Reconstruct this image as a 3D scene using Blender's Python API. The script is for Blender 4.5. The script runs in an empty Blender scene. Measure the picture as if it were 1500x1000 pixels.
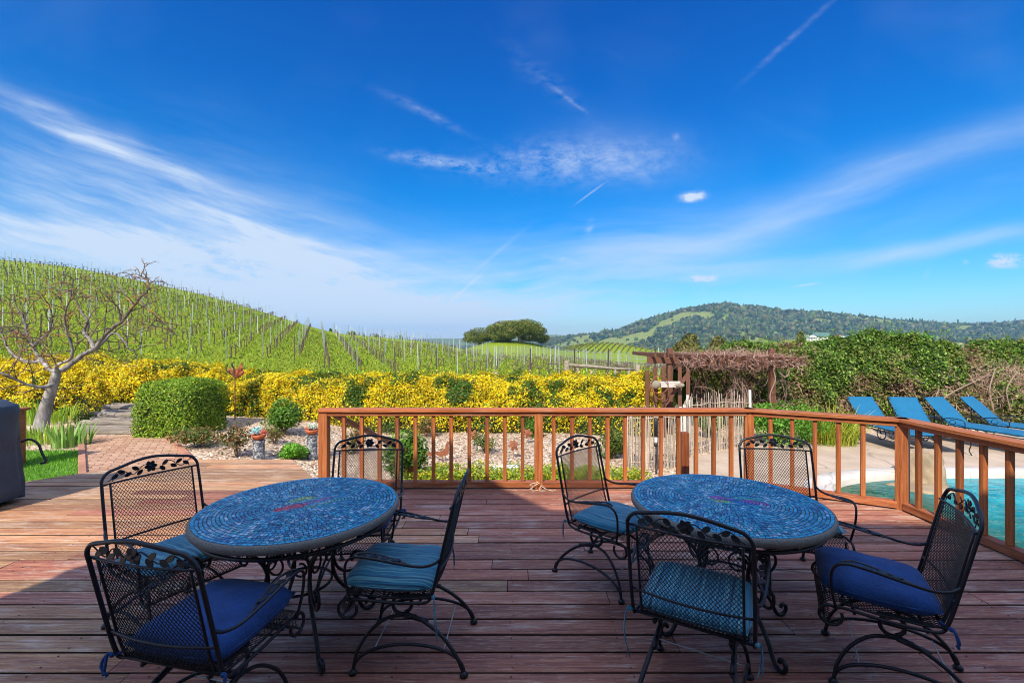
import bpy, bmesh, math, random
import numpy as np
from mathutils import Vector, Matrix, noise as mnoise
R = math.radians
PI = math.pi
sc = bpy.context.scene
COL = sc.collection

# ------------------------------------------------------------------ camera, sky, sun, exposure
CAMH = 1.66
cam_data = bpy.data.cameras.new('camera')
cam_data.sensor_width = 36.0
cam_data.lens = 16.0
cam_data.clip_start = 0.05
cam_data.clip_end = 20000
cam = bpy.data.objects.new('camera', cam_data)
cam.location = (0, 0, CAMH)
cam.rotation_euler = (R(90), 0, 0)
COL.objects.link(cam)
sc.camera = cam

SUN_EL = R(44)
SUN_DIR = Vector((0.37, 0.93, 0)).normalized()        # way the light travels on the ground
sun_data = bpy.data.lights.new('sun', 'SUN')
sun_data.energy = 4.4
sun_data.angle = R(0.5)
sun_data.color = (1.0, 0.91, 0.74)
sun = bpy.data.objects.new('sun', sun_data)
ldir = Vector((SUN_DIR.x*math.cos(SUN_EL), SUN_DIR.y*math.cos(SUN_EL), -math.sin(SUN_EL)))
sun.rotation_euler = ldir.to_track_quat('-Z', 'Y').to_euler()
COL.objects.link(sun)

sc.view_settings.view_transform = 'Standard'
sc.view_settings.look = 'None'
sc.view_settings.exposure = 0.68
sc.view_settings.gamma = 1.0
sc.view_settings.use_curve_mapping = False
sc.cycles.pixel_filter_type = 'BLACKMAN_HARRIS'
sc.cycles.filter_width = 1.0

class NT:
    """small helper to write node maths"""
    def __init__(self, tree): self.t = tree; self.n = tree.nodes; self.l = tree.links
    def node(self, typ, **kw):
        n = self.n.new(typ)
        for k, v in kw.items(): setattr(n, k, v)
        return n
    def put(self, sock, v):
        if isinstance(v, bpy.types.NodeSocket): self.l.new(v, sock)
        elif v is not None: sock.default_value = v
    def m(self, op, a, b=None, c=None, clamp=False):
        n = self.node('ShaderNodeMath', operation=op, use_clamp=clamp)
        self.put(n.inputs[0], a)
        if b is not None: self.put(n.inputs[1], b)
        if c is not None: self.put(n.inputs[2], c)
        return n.outputs[0]
    def vm(self, op, a, b=None):
        n = self.node('ShaderNodeVectorMath', operation=op)
        self.put(n.inputs[0], a)
        if b is not None: self.put(n.inputs[1], b)
        return n.outputs[0]
    def noise(self, vec, scale=5, detail=4, rough=0.5, dist=0.0, out=0):
        n = self.node('ShaderNodeTexNoise')
        if vec is not None: self.l.new(vec, n.inputs['Vector'])
        n.inputs['Scale'].default_value = scale; n.inputs['Detail'].default_value = detail
        n.inputs['Roughness'].default_value = rough; n.inputs['Distortion'].default_value = dist
        return n.outputs[out]
    def voro(self, vec, scale=5, feature='F1', out='Distance', rnd=1.0):
        n = self.node('ShaderNodeTexVoronoi', feature=feature)
        if vec is not None: self.l.new(vec, n.inputs['Vector'])
        n.inputs['Scale'].default_value = scale; n.inputs['Randomness'].default_value = rnd
        return n.outputs[out]
    def ramp(self, fac, stops, interp='LINEAR'):
        n = self.node('ShaderNodeValToRGB'); n.color_ramp.interpolation = interp
        e = n.color_ramp.elements
        while len(e) < len(stops): e.new(0.5)
        for el, (p, c) in zip(e, stops):
            el.position = p; el.color = (c[0], c[1], c[2], 1) if len(c) == 3 else c
        self.put(n.inputs[0], fac)
        return n.outputs[0]
    def mix(self, fac, a, b, typ='MIX'):
        n = self.node('ShaderNodeMix', data_type='RGBA', blend_type=typ)
        self.put(n.inputs[0], fac)
        for s, v in ((n.inputs[6], a), (n.inputs[7], b)):
            if isinstance(v, tuple) and len(v) == 3: v = (*v, 1)
            self.put(s, v)
        return n.outputs[2]
    def mapr(self, v, a, b, c=0.0, d=1.0, smooth=False):
        n = self.node('ShaderNodeMapRange', clamp=True)
        if smooth: n.interpolation_type = 'SMOOTHSTEP'
        self.put(n.inputs[0], v)
        for i, x in enumerate((a, b, c, d)): n.inputs[i+1].default_value = x
        return n.outputs[0]
    def comb(self, x, y, z=0.0):
        n = self.node('ShaderNodeCombineXYZ')
        for s, v in zip(n.inputs, (x, y, z)): self.put(s, v)
        return n.outputs[0]
    def sep(self, v):
        n = self.node('ShaderNodeSeparateXYZ'); self.l.new(v, n.inputs[0]); return n.outputs
    def scale(self, v, s, loc=(0, 0, 0), rot=(0, 0, 0)):
        n = self.node('ShaderNodeMapping'); self.l.new(v, n.inputs[0])
        n.inputs['Scale'].default_value = s; n.inputs['Location'].default_value = loc; n.inputs['Rotation'].default_value = rot
        return n.outputs[0]
    def bump(self, h, strength=0.3, dist=0.01):
        n = self.node('ShaderNodeBump'); self.l.new(h, n.inputs['Height'])
        n.inputs['Strength'].default_value = strength; n.inputs['Distance'].default_value = dist
        return n.outputs[0]

world = bpy.data.worlds.new('World')
sc.world = world
world.use_nodes = True
def build_world():
    t = NT(world.node_tree); t.n.clear()
    sky = t.node('ShaderNodeTexSky', sky_type='NISHITA')
    sky.sun_disc = False
    sky.sun_elevation = SUN_EL
    sky.sun_rotation = math.atan2(-SUN_DIR.x, -SUN_DIR.y)
    sky.air_density = 1.15; sky.dust_density = 0.5; sky.ozone_density = 3.0
    hs = t.node('ShaderNodeHueSaturation'); t.l.new(sky.outputs[0], hs.inputs['Color'])
    hs.inputs['Hue'].default_value = 0.497
    hs.inputs['Saturation'].default_value = SKY_SAT
    hs.inputs['Value'].default_value = 1.0
    tc = t.node('ShaderNodeTexCoord')
    x, y, z = t.sep(tc.outputs['Generated'])
    ys = t.m('MAXIMUM', y, 0.12)
    u = t.m('DIVIDE', x, ys); v = t.m('DIVIDE', z, ys)
    uv = t.comb(u, v)
    # horizon band: the sky of the photograph pales and turns cyan low down
    hs2 = t.ramp(z, [(0.0, (.42, .56, .72)), (.10, (.24, .50, .70)), (.30, (.015, .44, .70)), (.62, (.0, .32, .68))])
    base = t.mix(1.0, hs.outputs[0], hs2, 'MULTIPLY')
    warp = t.noise(uv, 1.6, 3, 0.55, out=1)
    uvw = t.vm('ADD', uv, t.vm('MULTIPLY', t.vm('SUBTRACT', warp, (0.5, 0.5, 0.5)), (0.22, 0.10, 0)))
    def streak(deg, sx, sy, lo, hi, detail=7, off=0.0):
        m = t.node('ShaderNodeMapping'); m.vector_type = 'TEXTURE'
        t.l.new(uvw, m.inputs[0])
        m.inputs['Rotation'].default_value = (0, 0, R(deg)); m.inputs['Scale'].default_value = (1/sx, 1/sy, 1)
        m.inputs['Location'].default_value = (off, off*.7, 0)
        return t.mapr(t.noise(m.outputs[0], 1.0, detail, 0.62), lo, hi)
    nl = streak(-20, 1.1, 7, 0.34, 0.66)
    fine = streak(-17, 3.0, 30, 0.34, 0.62, 5, 1.7)
    nl = t.m('MULTIPLY', nl, t.m('ADD', t.m('MULTIPLY', fine, .75), .35))
    nr = streak(14, 1.3, 9, 0.25, 0.72, off=3.1)
    nf = t.mapr(t.noise(t.vm('MULTIPLY', uvw, (1.0, 1.9, 1)), 20, 10, 0.74), 0.40, 0.70)
    nb = streak(4, 1.5, 12, 0.38, 0.66, off=5.7)
    def blob(px, py, deg, L, W, amp, mod, p=2.0, warped=True):
        cu = (px-750)/667; cv = (500-py)/667
        a = R(deg); s = uvw if warped else uv
        sx_, sy_, _ = t.sep(s)
        du = t.m('SUBTRACT', sx_, cu); dv = t.m('SUBTRACT', sy_, cv)
        al = t.m('ADD', t.m('MULTIPLY', du, math.cos(a)*667/L), t.m('MULTIPLY', dv, math.sin(a)*667/L))
        ac = t.m('ADD', t.m('MULTIPLY', du, -math.sin(a)*667/W), t.m('MULTIPLY', dv, math.cos(a)*667/W))
        d = t.m('ADD', t.m('POWER', t.m('ABSOLUTE', al), p), t.m('POWER', t.m('ABSOLUTE', ac), p))
        g = t.m('EXPONENT', t.m('MULTIPLY', d, -1.0))
        g = t.m('MULTIPLY', g, amp)
        return t.m('MULTIPLY', g, mod) if mod is not None else g
    parts = [
        blob(60, 300, -14, 420, 80, 0.62, nl), blob(250, 365, -10, 400, 55, 0.95, nl), blob(130, 175, -20, 200, 8, .45, nl), blob(180, 215, -19, 260, 7, .45, nl), blob(60, 350, -6, 300, 55, .35, None), blob(420, 340, -26, 330, 60, 0.50, nl), blob(400,400,-12,200,26,.5,nf),
        blob(600, 430, -4, 420, 60, 0.62, nb), blob(120, 190, -24, 260, 16, 0.40, nl), blob(330, 420, -4, 300, 45, 0.28, None), blob(380, 430, -4, 360, 50, 0.55, nb), blob(480, 400, -14, 260, 26, .35, nf),
        blob(560, 470, 0, 380, 26, 0.28, None), blob(640, 450, 4, 300, 16, 0.35, nr),
        blob(1130, 315, 19, 330, 26, 0.50, nr), blob(1390, 220, 20, 260, 30, 0.30, nr), blob(920, 360, 6, 260, 45, 0.42, nb),
        blob(1330, 368, 8, 270, 13, 0.72, nr), blob(1110, 385, 5, 200, 12, 0.45, nr), blob(930, 425, 0, 260, 30, 0.4, nb),
        blob(1420, 290, 18, 200, 26, 0.22, nr),
        blob(845, 235, 2, 120, 26, 0.60, nf), blob(905, 225, 0, 90, 36, 0.16, None), blob(650, 237, -6, 70, 8, 0.75, nf),
        blob(610, 165, -23, 52, 6, 0.34, nf), blob(835, 148, -36, 34, 3, 0.35, nf), blob(800, 120, -38, 80, 14, .10, nf), t.m('MULTIPLY', t.m('MULTIPLY', nr, t.mapr(t.noise(uvw, 2.2, 3, .5), .52, .76)), .07), t.m('MULTIPLY', t.m('MULTIPLY', nl, t.mapr(t.noise(uvw, 1.7, 3, .5), .52, .78)), .10),
    ]
    # contrails and the few small cumulus puffs
    parts += [
        blob(1160, 55, 42, 78, 4.2, 0.22, nf, 2.6, False), blob(865, 283, 36, 24, 1.4, 0.28, None, 3, False),
        blob(680, 424, 42, 34, 2.2, 0.26, None, 3, False), blob(722, 375, 40, 50, 3, 0.14, None, 2, False),
        blob(360, 334, -33, 21, 6, 0.75, None, 2.4, False), blob(864, 332, 70, 11, 5, 0.5, nf, 2.4, False),
        blob(1015, 288, 8, 16, 6.5, 2.4, nf, 2.6, False), blob(1475, 382, 2, 24, 8.5, 3.2, nf, 2.6, False),
        blob(1018, 408, 0, 15, 4.5, 2.2, nf, 2.4, False), blob(1040, 408, 0, 10, 4, 2.0, nf, 2.4, False),
        blob(713, 460, 0, 12, 3, 0.9, nf, 2.4, False), blob(742, 461, 0, 8, 2.5, 0.7, nf, 2.4, False),
        blob(623, 467, 0, 12, 2.5, 0.6, nf, 2.4, False), blob(1357, 402, 60, 9, 3.5, 0.6, nf, 2.4, False),
        blob(1415, 384, 0, 5, 4, 0.6, nf, 2.4, False), blob(820, 379, -12, 26, 4, 0.45, nf, 2.4, False),
        blob(1182, 417, 8, 16, 1.5, 0.5, None, 2.4, False), blob(990, 200, 0, 5, 5, 0.5, nf, 2.4, False),
    ]
    s = parts[0]
    for q in parts[1:]: s = t.m('ADD', s, q)
    s = t.m('MULTIPLY', s, t.mapr(y, 0.05, 0.3))
    s = t.m('MINIMUM', t.m('MAXIMUM', s, 0.0), 0.93)
    s = t.m('MULTIPLY', s, t.mapr(z, -0.02, 0.01))
    col = t.mix(s, base, (CLOUD[0], CLOUD[1], CLOUD[2]))
    # added out-of-view brightness, overhead and behind the camera, to fill the foreground shade
    over = t.m('MAXIMUM', t.mapr(z, .62, .85, smooth=True), t.mapr(y, .15, -.35, smooth=True))
    over = t.m('MULTIPLY', over, t.mapr(z, 0.0, .15))
    fill_var = t.mapr(t.noise(t.vm('MULTIPLY', tc.outputs['Generated'], (1.6, 1.6, 3.0)), 2.2, 5, .6), .3, .7, .65, 1.0)
    col = t.mix(t.m('MULTIPLY', over, fill_var), col, FILL_SKY)
    bg = t.node('ShaderNodeBackground'); t.l.new(col, bg.inputs[0]); bg.inputs[1].default_value = SKY_STR
    out = t.node('ShaderNodeOutputWorld'); t.l.new(bg.outputs[0], out.inputs[0])
SKY_SAT = 1.35; SKY_STR = 0.15; CLOUD = (2.9, 3.4, 4.1); FILL_SKY = (3.8, 4.6, 6.9)
build_world()
world.cycles.sampling_method = 'MANUAL'; world.cycles.sample_map_resolution = 512

# ------------------------------------------------------------------ helpers
def tag(o, label=None, cat=None, group=None, kind=None):
    if label: o['label'] = label
    if cat: o['category'] = cat
    if group: o['group'] = group
    if kind: o['kind'] = kind
    return o
def empty(name, loc=(0, 0, 0), rz=0.0, label=None, cat=None, group=None):
    o = bpy.data.objects.new(name, None); o.location = loc; o.rotation_euler = (0, 0, rz)
    o.empty_display_size = 0.1
    COL.objects.link(o); return tag(o, label, cat, group)
def link_mesh(name, me, mat, parent=None):
    o = bpy.data.objects.new(name, me); COL.objects.link(o)
    if mat is not None:
        for m in (mat if isinstance(mat, (list, tuple)) else [mat]): me.materials.append(m)
    if parent is not None: o.parent = parent
    return o
KIDS = {}
def copy_tree(o, parent=None):
    c = o.copy(); COL.objects.link(c)
    if parent is not None: c.parent = parent
    for ch in list(o.children): copy_tree(ch, c)
    return c

class MB:
    def __init__(self): self.v = []; self.f = []; self.tint = []; self.mi = []
    def add(self, vs, fs, tint=None, mi=0):
        b = len(self.v)
        self.v.extend([tuple(p) for p in vs]); self.f.extend([tuple(b+i for i in f) for f in fs])
        self.tint.extend([tint or (1, 1, 1)]*len(vs)); self.mi.extend([mi]*len(fs))
    def box(self, c, s, rz=0.0, M=None, bev=0.0, tint=None, mi=0):
        hx, hy, hz = s[0]/2, s[1]/2, s[2]/2
        if bev <= 0:
            vs = [(x, y, z) for z in (-hz, hz) for (x, y) in ((-hx, -hy), (hx, -hy), (hx, hy), (-hx, hy))]
            fs = [(3, 2, 1, 0), (4, 5, 6, 7), (0, 1, 5, 4), (1, 2, 6, 5), (2, 3, 7, 6), (3, 0, 4, 7)]
        else:
            b = bev; vs = []; ring = [(-hx+b, -hy), (hx-b, -hy), (hx, -hy+b), (hx, hy-b), (hx-b, hy), (-hx+b, hy), (-hx, hy-b), (-hx, -hy+b)]
            inn = [(-hx+b, -hy+b), (hx-b, -hy+b), (hx-b, -hy+b), (hx-b, hy-b), (hx-b, hy-b), (-hx+b, hy-b), (-hx+b, hy-b), (-hx+b, -hy+b)]
            for (z, rr) in ((-hz, inn), (-hz+b, ring), (hz-b, ring), (hz, inn)): vs += [(x, y, z) for x, y in rr]
            fs = []
            for k in range(3):
                for i in range(8):
                    j = (i+1) % 8; fs.append((k*8+i, k*8+j, k*8+8+j, k*8+8+i))
            fs += [tuple(range(7, -1, -1)), tuple(range(24, 32))]
        if M is None: M = Matrix.Rotation(rz, 4, 'Z')
        c = Vector(c)
        self.add([M @ Vector(p) + c for p in vs], fs, tint, mi)
    def beam(self, a, b, w, h, up=(0, 0, 1), bev=0.0, tint=None):
        """box of width w and height h from a to b"""
        a = Vector(a); b = Vector(b); d = (b-a); L = d.length; d.normalize()
        upv = Vector(up)
        if abs(d.dot(upv)) > .98: upv = Vector((1, 0, 0))
        s = d.cross(upv).normalized(); u = s.cross(d).normalized()
        M = Matrix((d, s, u)).transposed().to_4x4()
        self.box((a+b)/2, (L, w, h), M=M, bev=bev, tint=tint)
    def tube(self, pts, r, n=6, closed=False, cap=True, flat=None, tint=None):
        P = [Vector(p) for p in pts]; m = len(P)
        if m < 2: return
        rs = r if isinstance(r, (list, tuple)) else [r]*m
        prev = None; vs = []; fs = []
        for i in range(m):
            if closed: t = P[(i+1) % m]-P[i-1]
            else: t = P[min(i+1, m-1)]-P[max(i-1, 0)]
            if t.length < 1e-9: t = Vector((0, 0, 1))
            t.normalize()
            if prev is None:
                a = Vector((0, 0, 1)) if abs(t.z) < .9 else Vector((1, 0, 0))
                nrm = (a - t*a.dot(t)).normalized()
            else:
                nrm = prev - t*prev.dot(t)
                nrm = nrm.normalized() if nrm.length > 1e-6 else prev
            prev = nrm; bn = t.cross(nrm)
            for k in range(n):
                an = 2*PI*k/n
                vs.append(P[i] + (nrm*math.cos(an) + bn*math.sin(an))*rs[i])
        lim = m if closed else m-1
        for i in range(lim):
            for k in range(n):
                k2 = (k+1) % n; i2 = (i+1) % m
                fs.append((i*n+k, i*n+k2, i2*n+k2, i2*n+k))
        if cap and not closed:
            fs.append(tuple(range(n-1, -1, -1))); fs.append(tuple((m-1)*n+k for k in range(n)))
        self.add(vs, fs, tint)
    def lathe(self, prof, c=(0, 0, 0), n=24, tint=None, mi=0):
        vs = []; fs = []; m = len(prof)
        for (r, z) in prof:
            for k in range(n):
                a = 2*PI*k/n; vs.append((c[0]+r*math.cos(a), c[1]+r*math.sin(a), c[2]+z))
        for i in range(m-1):
            for k in range(n):
                k2 = (k+1) % n; fs.append((i*n+k, i*n+k2, (i+1)*n+k2, (i+1)*n+k))
        fs.append(tuple(range(n-1, -1, -1))); fs.append(tuple((m-1)*n+k for k in range(n)))
        self.add(vs, fs, tint, mi)
    def ball(self, c, r, n=8, m=6, tint=None, M=None):
        rx, ry, rz = r if isinstance(r, (list, tuple)) else (r, r, r)
        vs = [Vector((0, 0, -rz))]
        for i in range(1, m):
            a = -PI/2+PI*i/m
            for k in range(n):
                b = 2*PI*k/n; vs.append(Vector((rx*math.cos(a)*math.cos(b), ry*math.cos(a)*math.sin(b), rz*math.sin(a))))
        vs.append(Vector((0, 0, rz))); fs = []
        for k in range(n): fs.append((0, 1+(k+1) % n, 1+k))
        for i in range(m-2):
            for k in range(n):
                k2 = (k+1) % n; fs.append((1+i*n+k, 1+i*n+k2, 1+(i+1)*n+k2, 1+(i+1)*n+k))
        t = len(vs)-1; b = 1+(m-2)*n
        for k in range(n): fs.append((b+k, b+(k+1) % n, t))
        c = Vector(c)
        if M is not None: vs = [M @ p for p in vs]
        self.add([p+c for p in vs], fs, tint)
    def prism(self, outline, thick, M, tint=None):
        """2D outline in a local XY plane, extruded along local Z, placed with matrix M"""
        n = len(outline)
        vs = [M @ Vector((x, y, -thick/2)) for x, y in outline] + [M @ Vector((x, y, thick/2)) for x, y in outline]
        fs = [tuple(range(n-1, -1, -1)), tuple(range(n, 2*n))] + [(i, (i+1) % n, n+(i+1) % n, n+i) for i in range(n)]
        self.add(vs, fs, tint)
    def build(self, name, mat, parent=None, smooth=False, sharp=None):
        me = bpy.data.meshes.new(name)
        me.from_pydata(self.v, [], self.f); me.update()
        if any(t != (1, 1, 1) for t in self.tint[:1]) or len(set(self.tint[::max(1, len(self.tint)//50)])) > 1:
            ca = me.color_attributes.new('tint', 'FLOAT_COLOR', 'POINT')
            a = np.ones((len(self.v), 4), np.float32); a[:, :3] = np.array(self.tint, np.float32)
            ca.data.foreach_set('color', a.ravel())
        o = link_mesh(name, me, mat, parent)
        if isinstance(mat, (list, tuple)): me.polygons.foreach_set('material_index', self.mi)
        if smooth:
            me.polygons.foreach_set('use_smooth', [True]*len(me.polygons))
            if sharp:
                try: me.set_sharp_from_angle(angle=R(sharp))
                except Exception: pass
        return o

def smooth_path(pts, sub=6, closed=False):
    P = [Vector(p) for p in pts]; n = len(P); out = []
    rng = range(n) if closed else range(n-1)
    for i in rng:
        p0 = P[(i-1) % n] if (closed or i > 0) else P[0]*2-P[1]
        p1 = P[i]; p2 = P[(i+1) % n]
        p3 = P[(i+2) % n] if (closed or i+2 < n) else P[n-1]*2-P[n-2]
        for k in range(sub):
            t = k/sub
            out.append(0.5*((2*p1)+(-p0+p2)*t+(2*p0-5*p1+4*p2-p3)*t*t+(-p0+3*p1-3*p2+p3)*t*t*t))
    if not closed: out.append(P[-1])
    return out

def np_mesh(name, V, F, mat, parent=None, tint=None, smooth=False):
    """V (n,3), F (m,k) arrays"""
    me = bpy.data.meshes.new(name); V = np.asarray(V, np.float32); F = np.asarray(F, np.int32)
    k = F.shape[1]
    me.vertices.add(len(V)); me.vertices.foreach_set('co', V.ravel())
    me.loops.add(F.size); me.loops.foreach_set('vertex_index', F.ravel())
    me.polygons.add(len(F)); me.polygons.foreach_set('loop_start', np.arange(0, F.size, k, dtype=np.int32))
    me.polygons.foreach_set('loop_total', np.full(len(F), k, np.int32))
    if smooth: me.polygons.foreach_set('use_smooth', np.ones(len(F), bool))
    me.update(calc_edges=True); me.validate()
    if tint is not None:
        ca = me.color_attributes.new('tint', 'FLOAT_COLOR', 'POINT')
        a = np.ones((len(V), 4), np.float32); a[:, :3] = tint
        ca.data.foreach_set('color', a.ravel())
    return link_mesh(name, me, mat, parent)

def leaf_arrays(C, N, size, rng, aspect=0.55, fold=0.25, up=0.0):
    """leaves: a folded 4-gon at each centre C facing N. returns V,F(tri) arrays"""
    n = len(C); N = N/np.maximum(np.linalg.norm(N, axis=1, keepdims=True), 1e-6)
    r = rng.normal(size=(n, 3)); r[:, 2] += up
    T = r - N*np.sum(r*N, 1, keepdims=True); T /= np.maximum(np.linalg.norm(T, axis=1, keepdims=True), 1e-6)
    B = np.cross(N, T); s = np.asarray(size).reshape(-1, 1)*np.ones((n, 1))
    tip = C+T*s*0.5; base = C-T*s*0.5
    l = C+B*s*aspect*0.5+N*s*fold*0.3; rr = C-B*s*aspect*0.5+N*s*fold*0.3
    V = np.stack([base, rr, tip, l], 1).reshape(-1, 3)
    i = np.arange(n)*4
    F = np.concatenate([np.stack([i, i+1, i+2], 1), np.stack([i, i+2, i+3], 1)])
    return V, F

def palette_pick(rng, n, pal, w=None, jit=0.12):
    pal = np.array(pal); w = None if w is None else np.array(w)/np.sum(w)
    c = pal[rng.choice(len(pal), n, p=w)]
    return np.clip(c*(1+rng.normal(0, jit, (n, 1)))*(1+rng.normal(0, jit*.4, (n, 3))), 0.002, 1)

def vnoise(P, s, seed=0.0):
    return np.array([mnoise.noise(Vector((p[0]*s+seed, p[1]*s-seed, p[2]*s+seed*.5))) for p in P])
# ------------------------------------------------------------------ materials
def new_mat(name):
    m = bpy.data.materials.new(name); m.use_nodes = True
    t = NT(m.node_tree); t.n.clear()
    out = t.node('ShaderNodeOutputMaterial'); p = t.node('ShaderNodeBsdfPrincipled')
    t.l.new(p.outputs[0], out.inputs[0])
    return m, t, p, out
def coords(t, kind='Object'):
    return t.node('ShaderNodeTexCoord').outputs[kind]
def attr(t, name='tint'):
    n = t.node('ShaderNodeAttribute'); n.attribute_name = name; return n.outputs['Color']
def simple(name, col, rough=0.5, metal=0.0, vary=0.15, nscale=20, bump=0.0, bscale=60, bdist=0.002, sheen=0.0, coat=0.0, tinted=False):
    m, t, p, out = new_mat(name); c = coords(t)
    nz = t.noise(c, nscale, 5, 0.6)
    f = t.mapr(nz, 0.25, 0.75, 1-vary, 1+vary)
    base = attr(t) if tinted else (col[0], col[1], col[2], 1)
    cc = t.mix(1.0, base, t.comb(f, f, f), 'MULTIPLY')
    t.l.new(cc, p.inputs['Base Color'])
    p.inputs['Roughness'].default_value = rough; p.inputs['Metallic'].default_value = metal
    if coat: p.inputs['Coat Weight'].default_value = coat
    if sheen: p.inputs['Sheen Weight'].default_value = sheen
    if bump: t.l.new(t.bump(t.noise(c, bscale, 4, 0.6), bump, bdist), p.inputs['Normal'])
    return m
def foliage_mat(name='foliage', rough=0.55, trans=0.3):
    m, t, p, out = new_mat(name)
    a = attr(t); t.l.new(a, p.inputs['Base Color']); p.inputs['Roughness'].default_value = rough
    p.inputs['Specular IOR Level'].default_value = 0.35
    tr = t.node('ShaderNodeBsdfTranslucent'); t.l.new(t.mix(1.0, a, (1.15, 1.2, 0.5), 'MULTIPLY'), tr.inputs[0])
    mx = t.node('ShaderNodeMixShader'); mx.inputs[0].default_value = trans
    t.l.new(p.outputs[0], mx.inputs[1]); t.l.new(tr.outputs[0], mx.inputs[2]); t.l.new(mx.outputs[0], out.inputs[0])
    return m
MAT = {}
MAT['leaf'] = foliage_mat('leaf')
MAT['bark'] = simple('bark', (0.25, 0.2, 0.15), .9, vary=.35, nscale=30, bump=.6, bscale=40, bdist=.01)
MAT['iron'] = simple('black wrought iron', (0.005, 0.006, 0.010), .45, metal=0.0, vary=.3, nscale=40, bump=.15, bscale=120)
MAT['iron_mesh'] = simple('black coated mesh', (0.007, 0.008, 0.011), .5, vary=.2, nscale=50)
MAT['rust'] = simple('rusted steel', (0.22, 0.075, 0.035), .85, vary=.45, nscale=25, bump=.3, bscale=60)
MAT['rust_orange'] = simple('orange rust', (0.42, 0.10, 0.03), .7, vary=.4, nscale=12, bump=.3, bscale=60)
MAT['post_steel'] = simple('galvanised stake', (0.36, 0.40, 0.38), .45, metal=.5, vary=.25, nscale=6)
MAT['post_dark'] = simple('dark vineyard post', (0.07, 0.05, 0.04), .85, vary=.3, nscale=8)
MAT['vine'] = simple('vine wood', (0.10, 0.065, 0.05), .95, vary=.35, nscale=12)
MAT['white'] = simple('white paint', (.75, .76, .74), .5, vary=.06)
MAT['twig'] = simple('dry twig', (0.30, 0.19, 0.13), .9, tinted=True, vary=.25, nscale=30)
MAT['grey_wood'] = simple('weathered grey wood', (0.24, 0.20, 0.155), .95, vary=.45, nscale=9, bump=.6, bscale=30, bdist=.01)

def wood_mat(name, cols, worn=(0.3, .22, .19), worn_amt=.5, axis=0, tinted=True, rough=.6, grain=1.0, coat=.0, flecks=.25):
    """stained boards: long grain along the local axis, worn patches that keep their place"""
    m, t, p, out = new_mat(name); c = coords(t)
    s = [55*grain]*3; s[axis] = 2.2*grain
    g1 = t.noise(t.scale(c, tuple(s)), 1.0, 6, .62, .6)
    s2 = [160*grain]*3; s2[axis] = 5*grain
    g2 = t.noise(t.scale(c, tuple(s2)), 1.0, 4, .6)
    base = t.ramp(g1, [(.25, cols[0]), (.5, cols[1]), (.75, cols[2])])
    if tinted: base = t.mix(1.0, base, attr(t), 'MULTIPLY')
    s3 = [16]*3; s3[axis] = 2.0
    w = t.noise(t.scale(c, tuple(s3)), 1.0, 7, .72)
    big = t.noise(c, .9, 4, .6)
    wm = t.m('MULTIPLY', t.mapr(t.m('ADD', t.m('MULTIPLY', w, .65), t.m('MULTIPLY', big, .45)), .56, .70), worn_amt)
    wm2 = t.m('MULTIPLY', wm, t.mapr(g2, .35, .6))
    col = t.mix(wm2, base, worn)
    s4 = [210*grain]*3; s4[axis] = 14*grain
    fl = t.noise(t.scale(c, tuple(s4), loc=(3, 7, 1)), 1.0, 3, .7)
    col = t.mix(t.m('MULTIPLY', t.mapr(fl, .58, .72), flecks), col, (min(1, worn[0]*1.15), min(1, worn[1]*1.2), min(1, worn[2]*1.25)))
    col = t.mix(t.m('MULTIPLY', t.mapr(fl, .36, .26), min(1, flecks*1.3)), col, (cols[0][0]*.5, cols[0][1]*.5, cols[0][2]*.5))
    dirt = t.mapr(g2, .2, .45, .72, 1.0)
    col = t.mix(1.0, col, t.comb(dirt, dirt, dirt), 'MULTIPLY')
    t.l.new(col, p.inputs['Base Color'])
    t.l.new(t.mapr(g1, .2, .8, rough-.12, rough+.15), p.inputs['Roughness'])
    p.inputs['Specular IOR Level'].default_value = .4
    h = t.m('ADD', g1, t.m('MULTIPLY', g2, .5))
    t.l.new(t.bump(h, .45, .004), p.inputs['Normal'])
    return m
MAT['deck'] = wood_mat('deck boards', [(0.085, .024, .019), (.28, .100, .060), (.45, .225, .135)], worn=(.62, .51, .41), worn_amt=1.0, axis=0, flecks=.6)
MAT['rail_x'] = wood_mat('rail wood along x', [(.10, .025, .009), (.31, .088, .022), (.46, .17, .05)], worn=(.44, .28, .19), worn_amt=.65, axis=0, grain=.8, flecks=.4)
MAT['rail_z'] = wood_mat('rail wood upright', [(.10, .025, .009), (.31, .088, .022), (.46, .17, .05)], worn=(.42, .25, .16), worn_amt=.38, axis=2, grain=.8, flecks=.4)
MAT['arbor'] = wood_mat('arbor redwood', [(.06, .024, .014), (.125, .048, .027), (.19, .085, .05)], worn=(.3, .2, .15), worn_amt=.5, axis=2, tinted=False, rough=.8)
MAT['arbor_x'] = wood_mat('arbor redwood beam', [(.06, .024, .014), (.125, .048, .027), (.19, .085, .05)], worn=(.3, .2, .15), worn_amt=.5, axis=0, tinted=False, rough=.8)
MAT['log'] = wood_mat('weathered step timber', [(.05, .04, .03), (.17, .14, .115), (.36, .31, .26)], worn=(.50, .45, .39), worn_amt=.6, axis=0, tinted=False, rough=.9, grain=.7)

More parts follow.
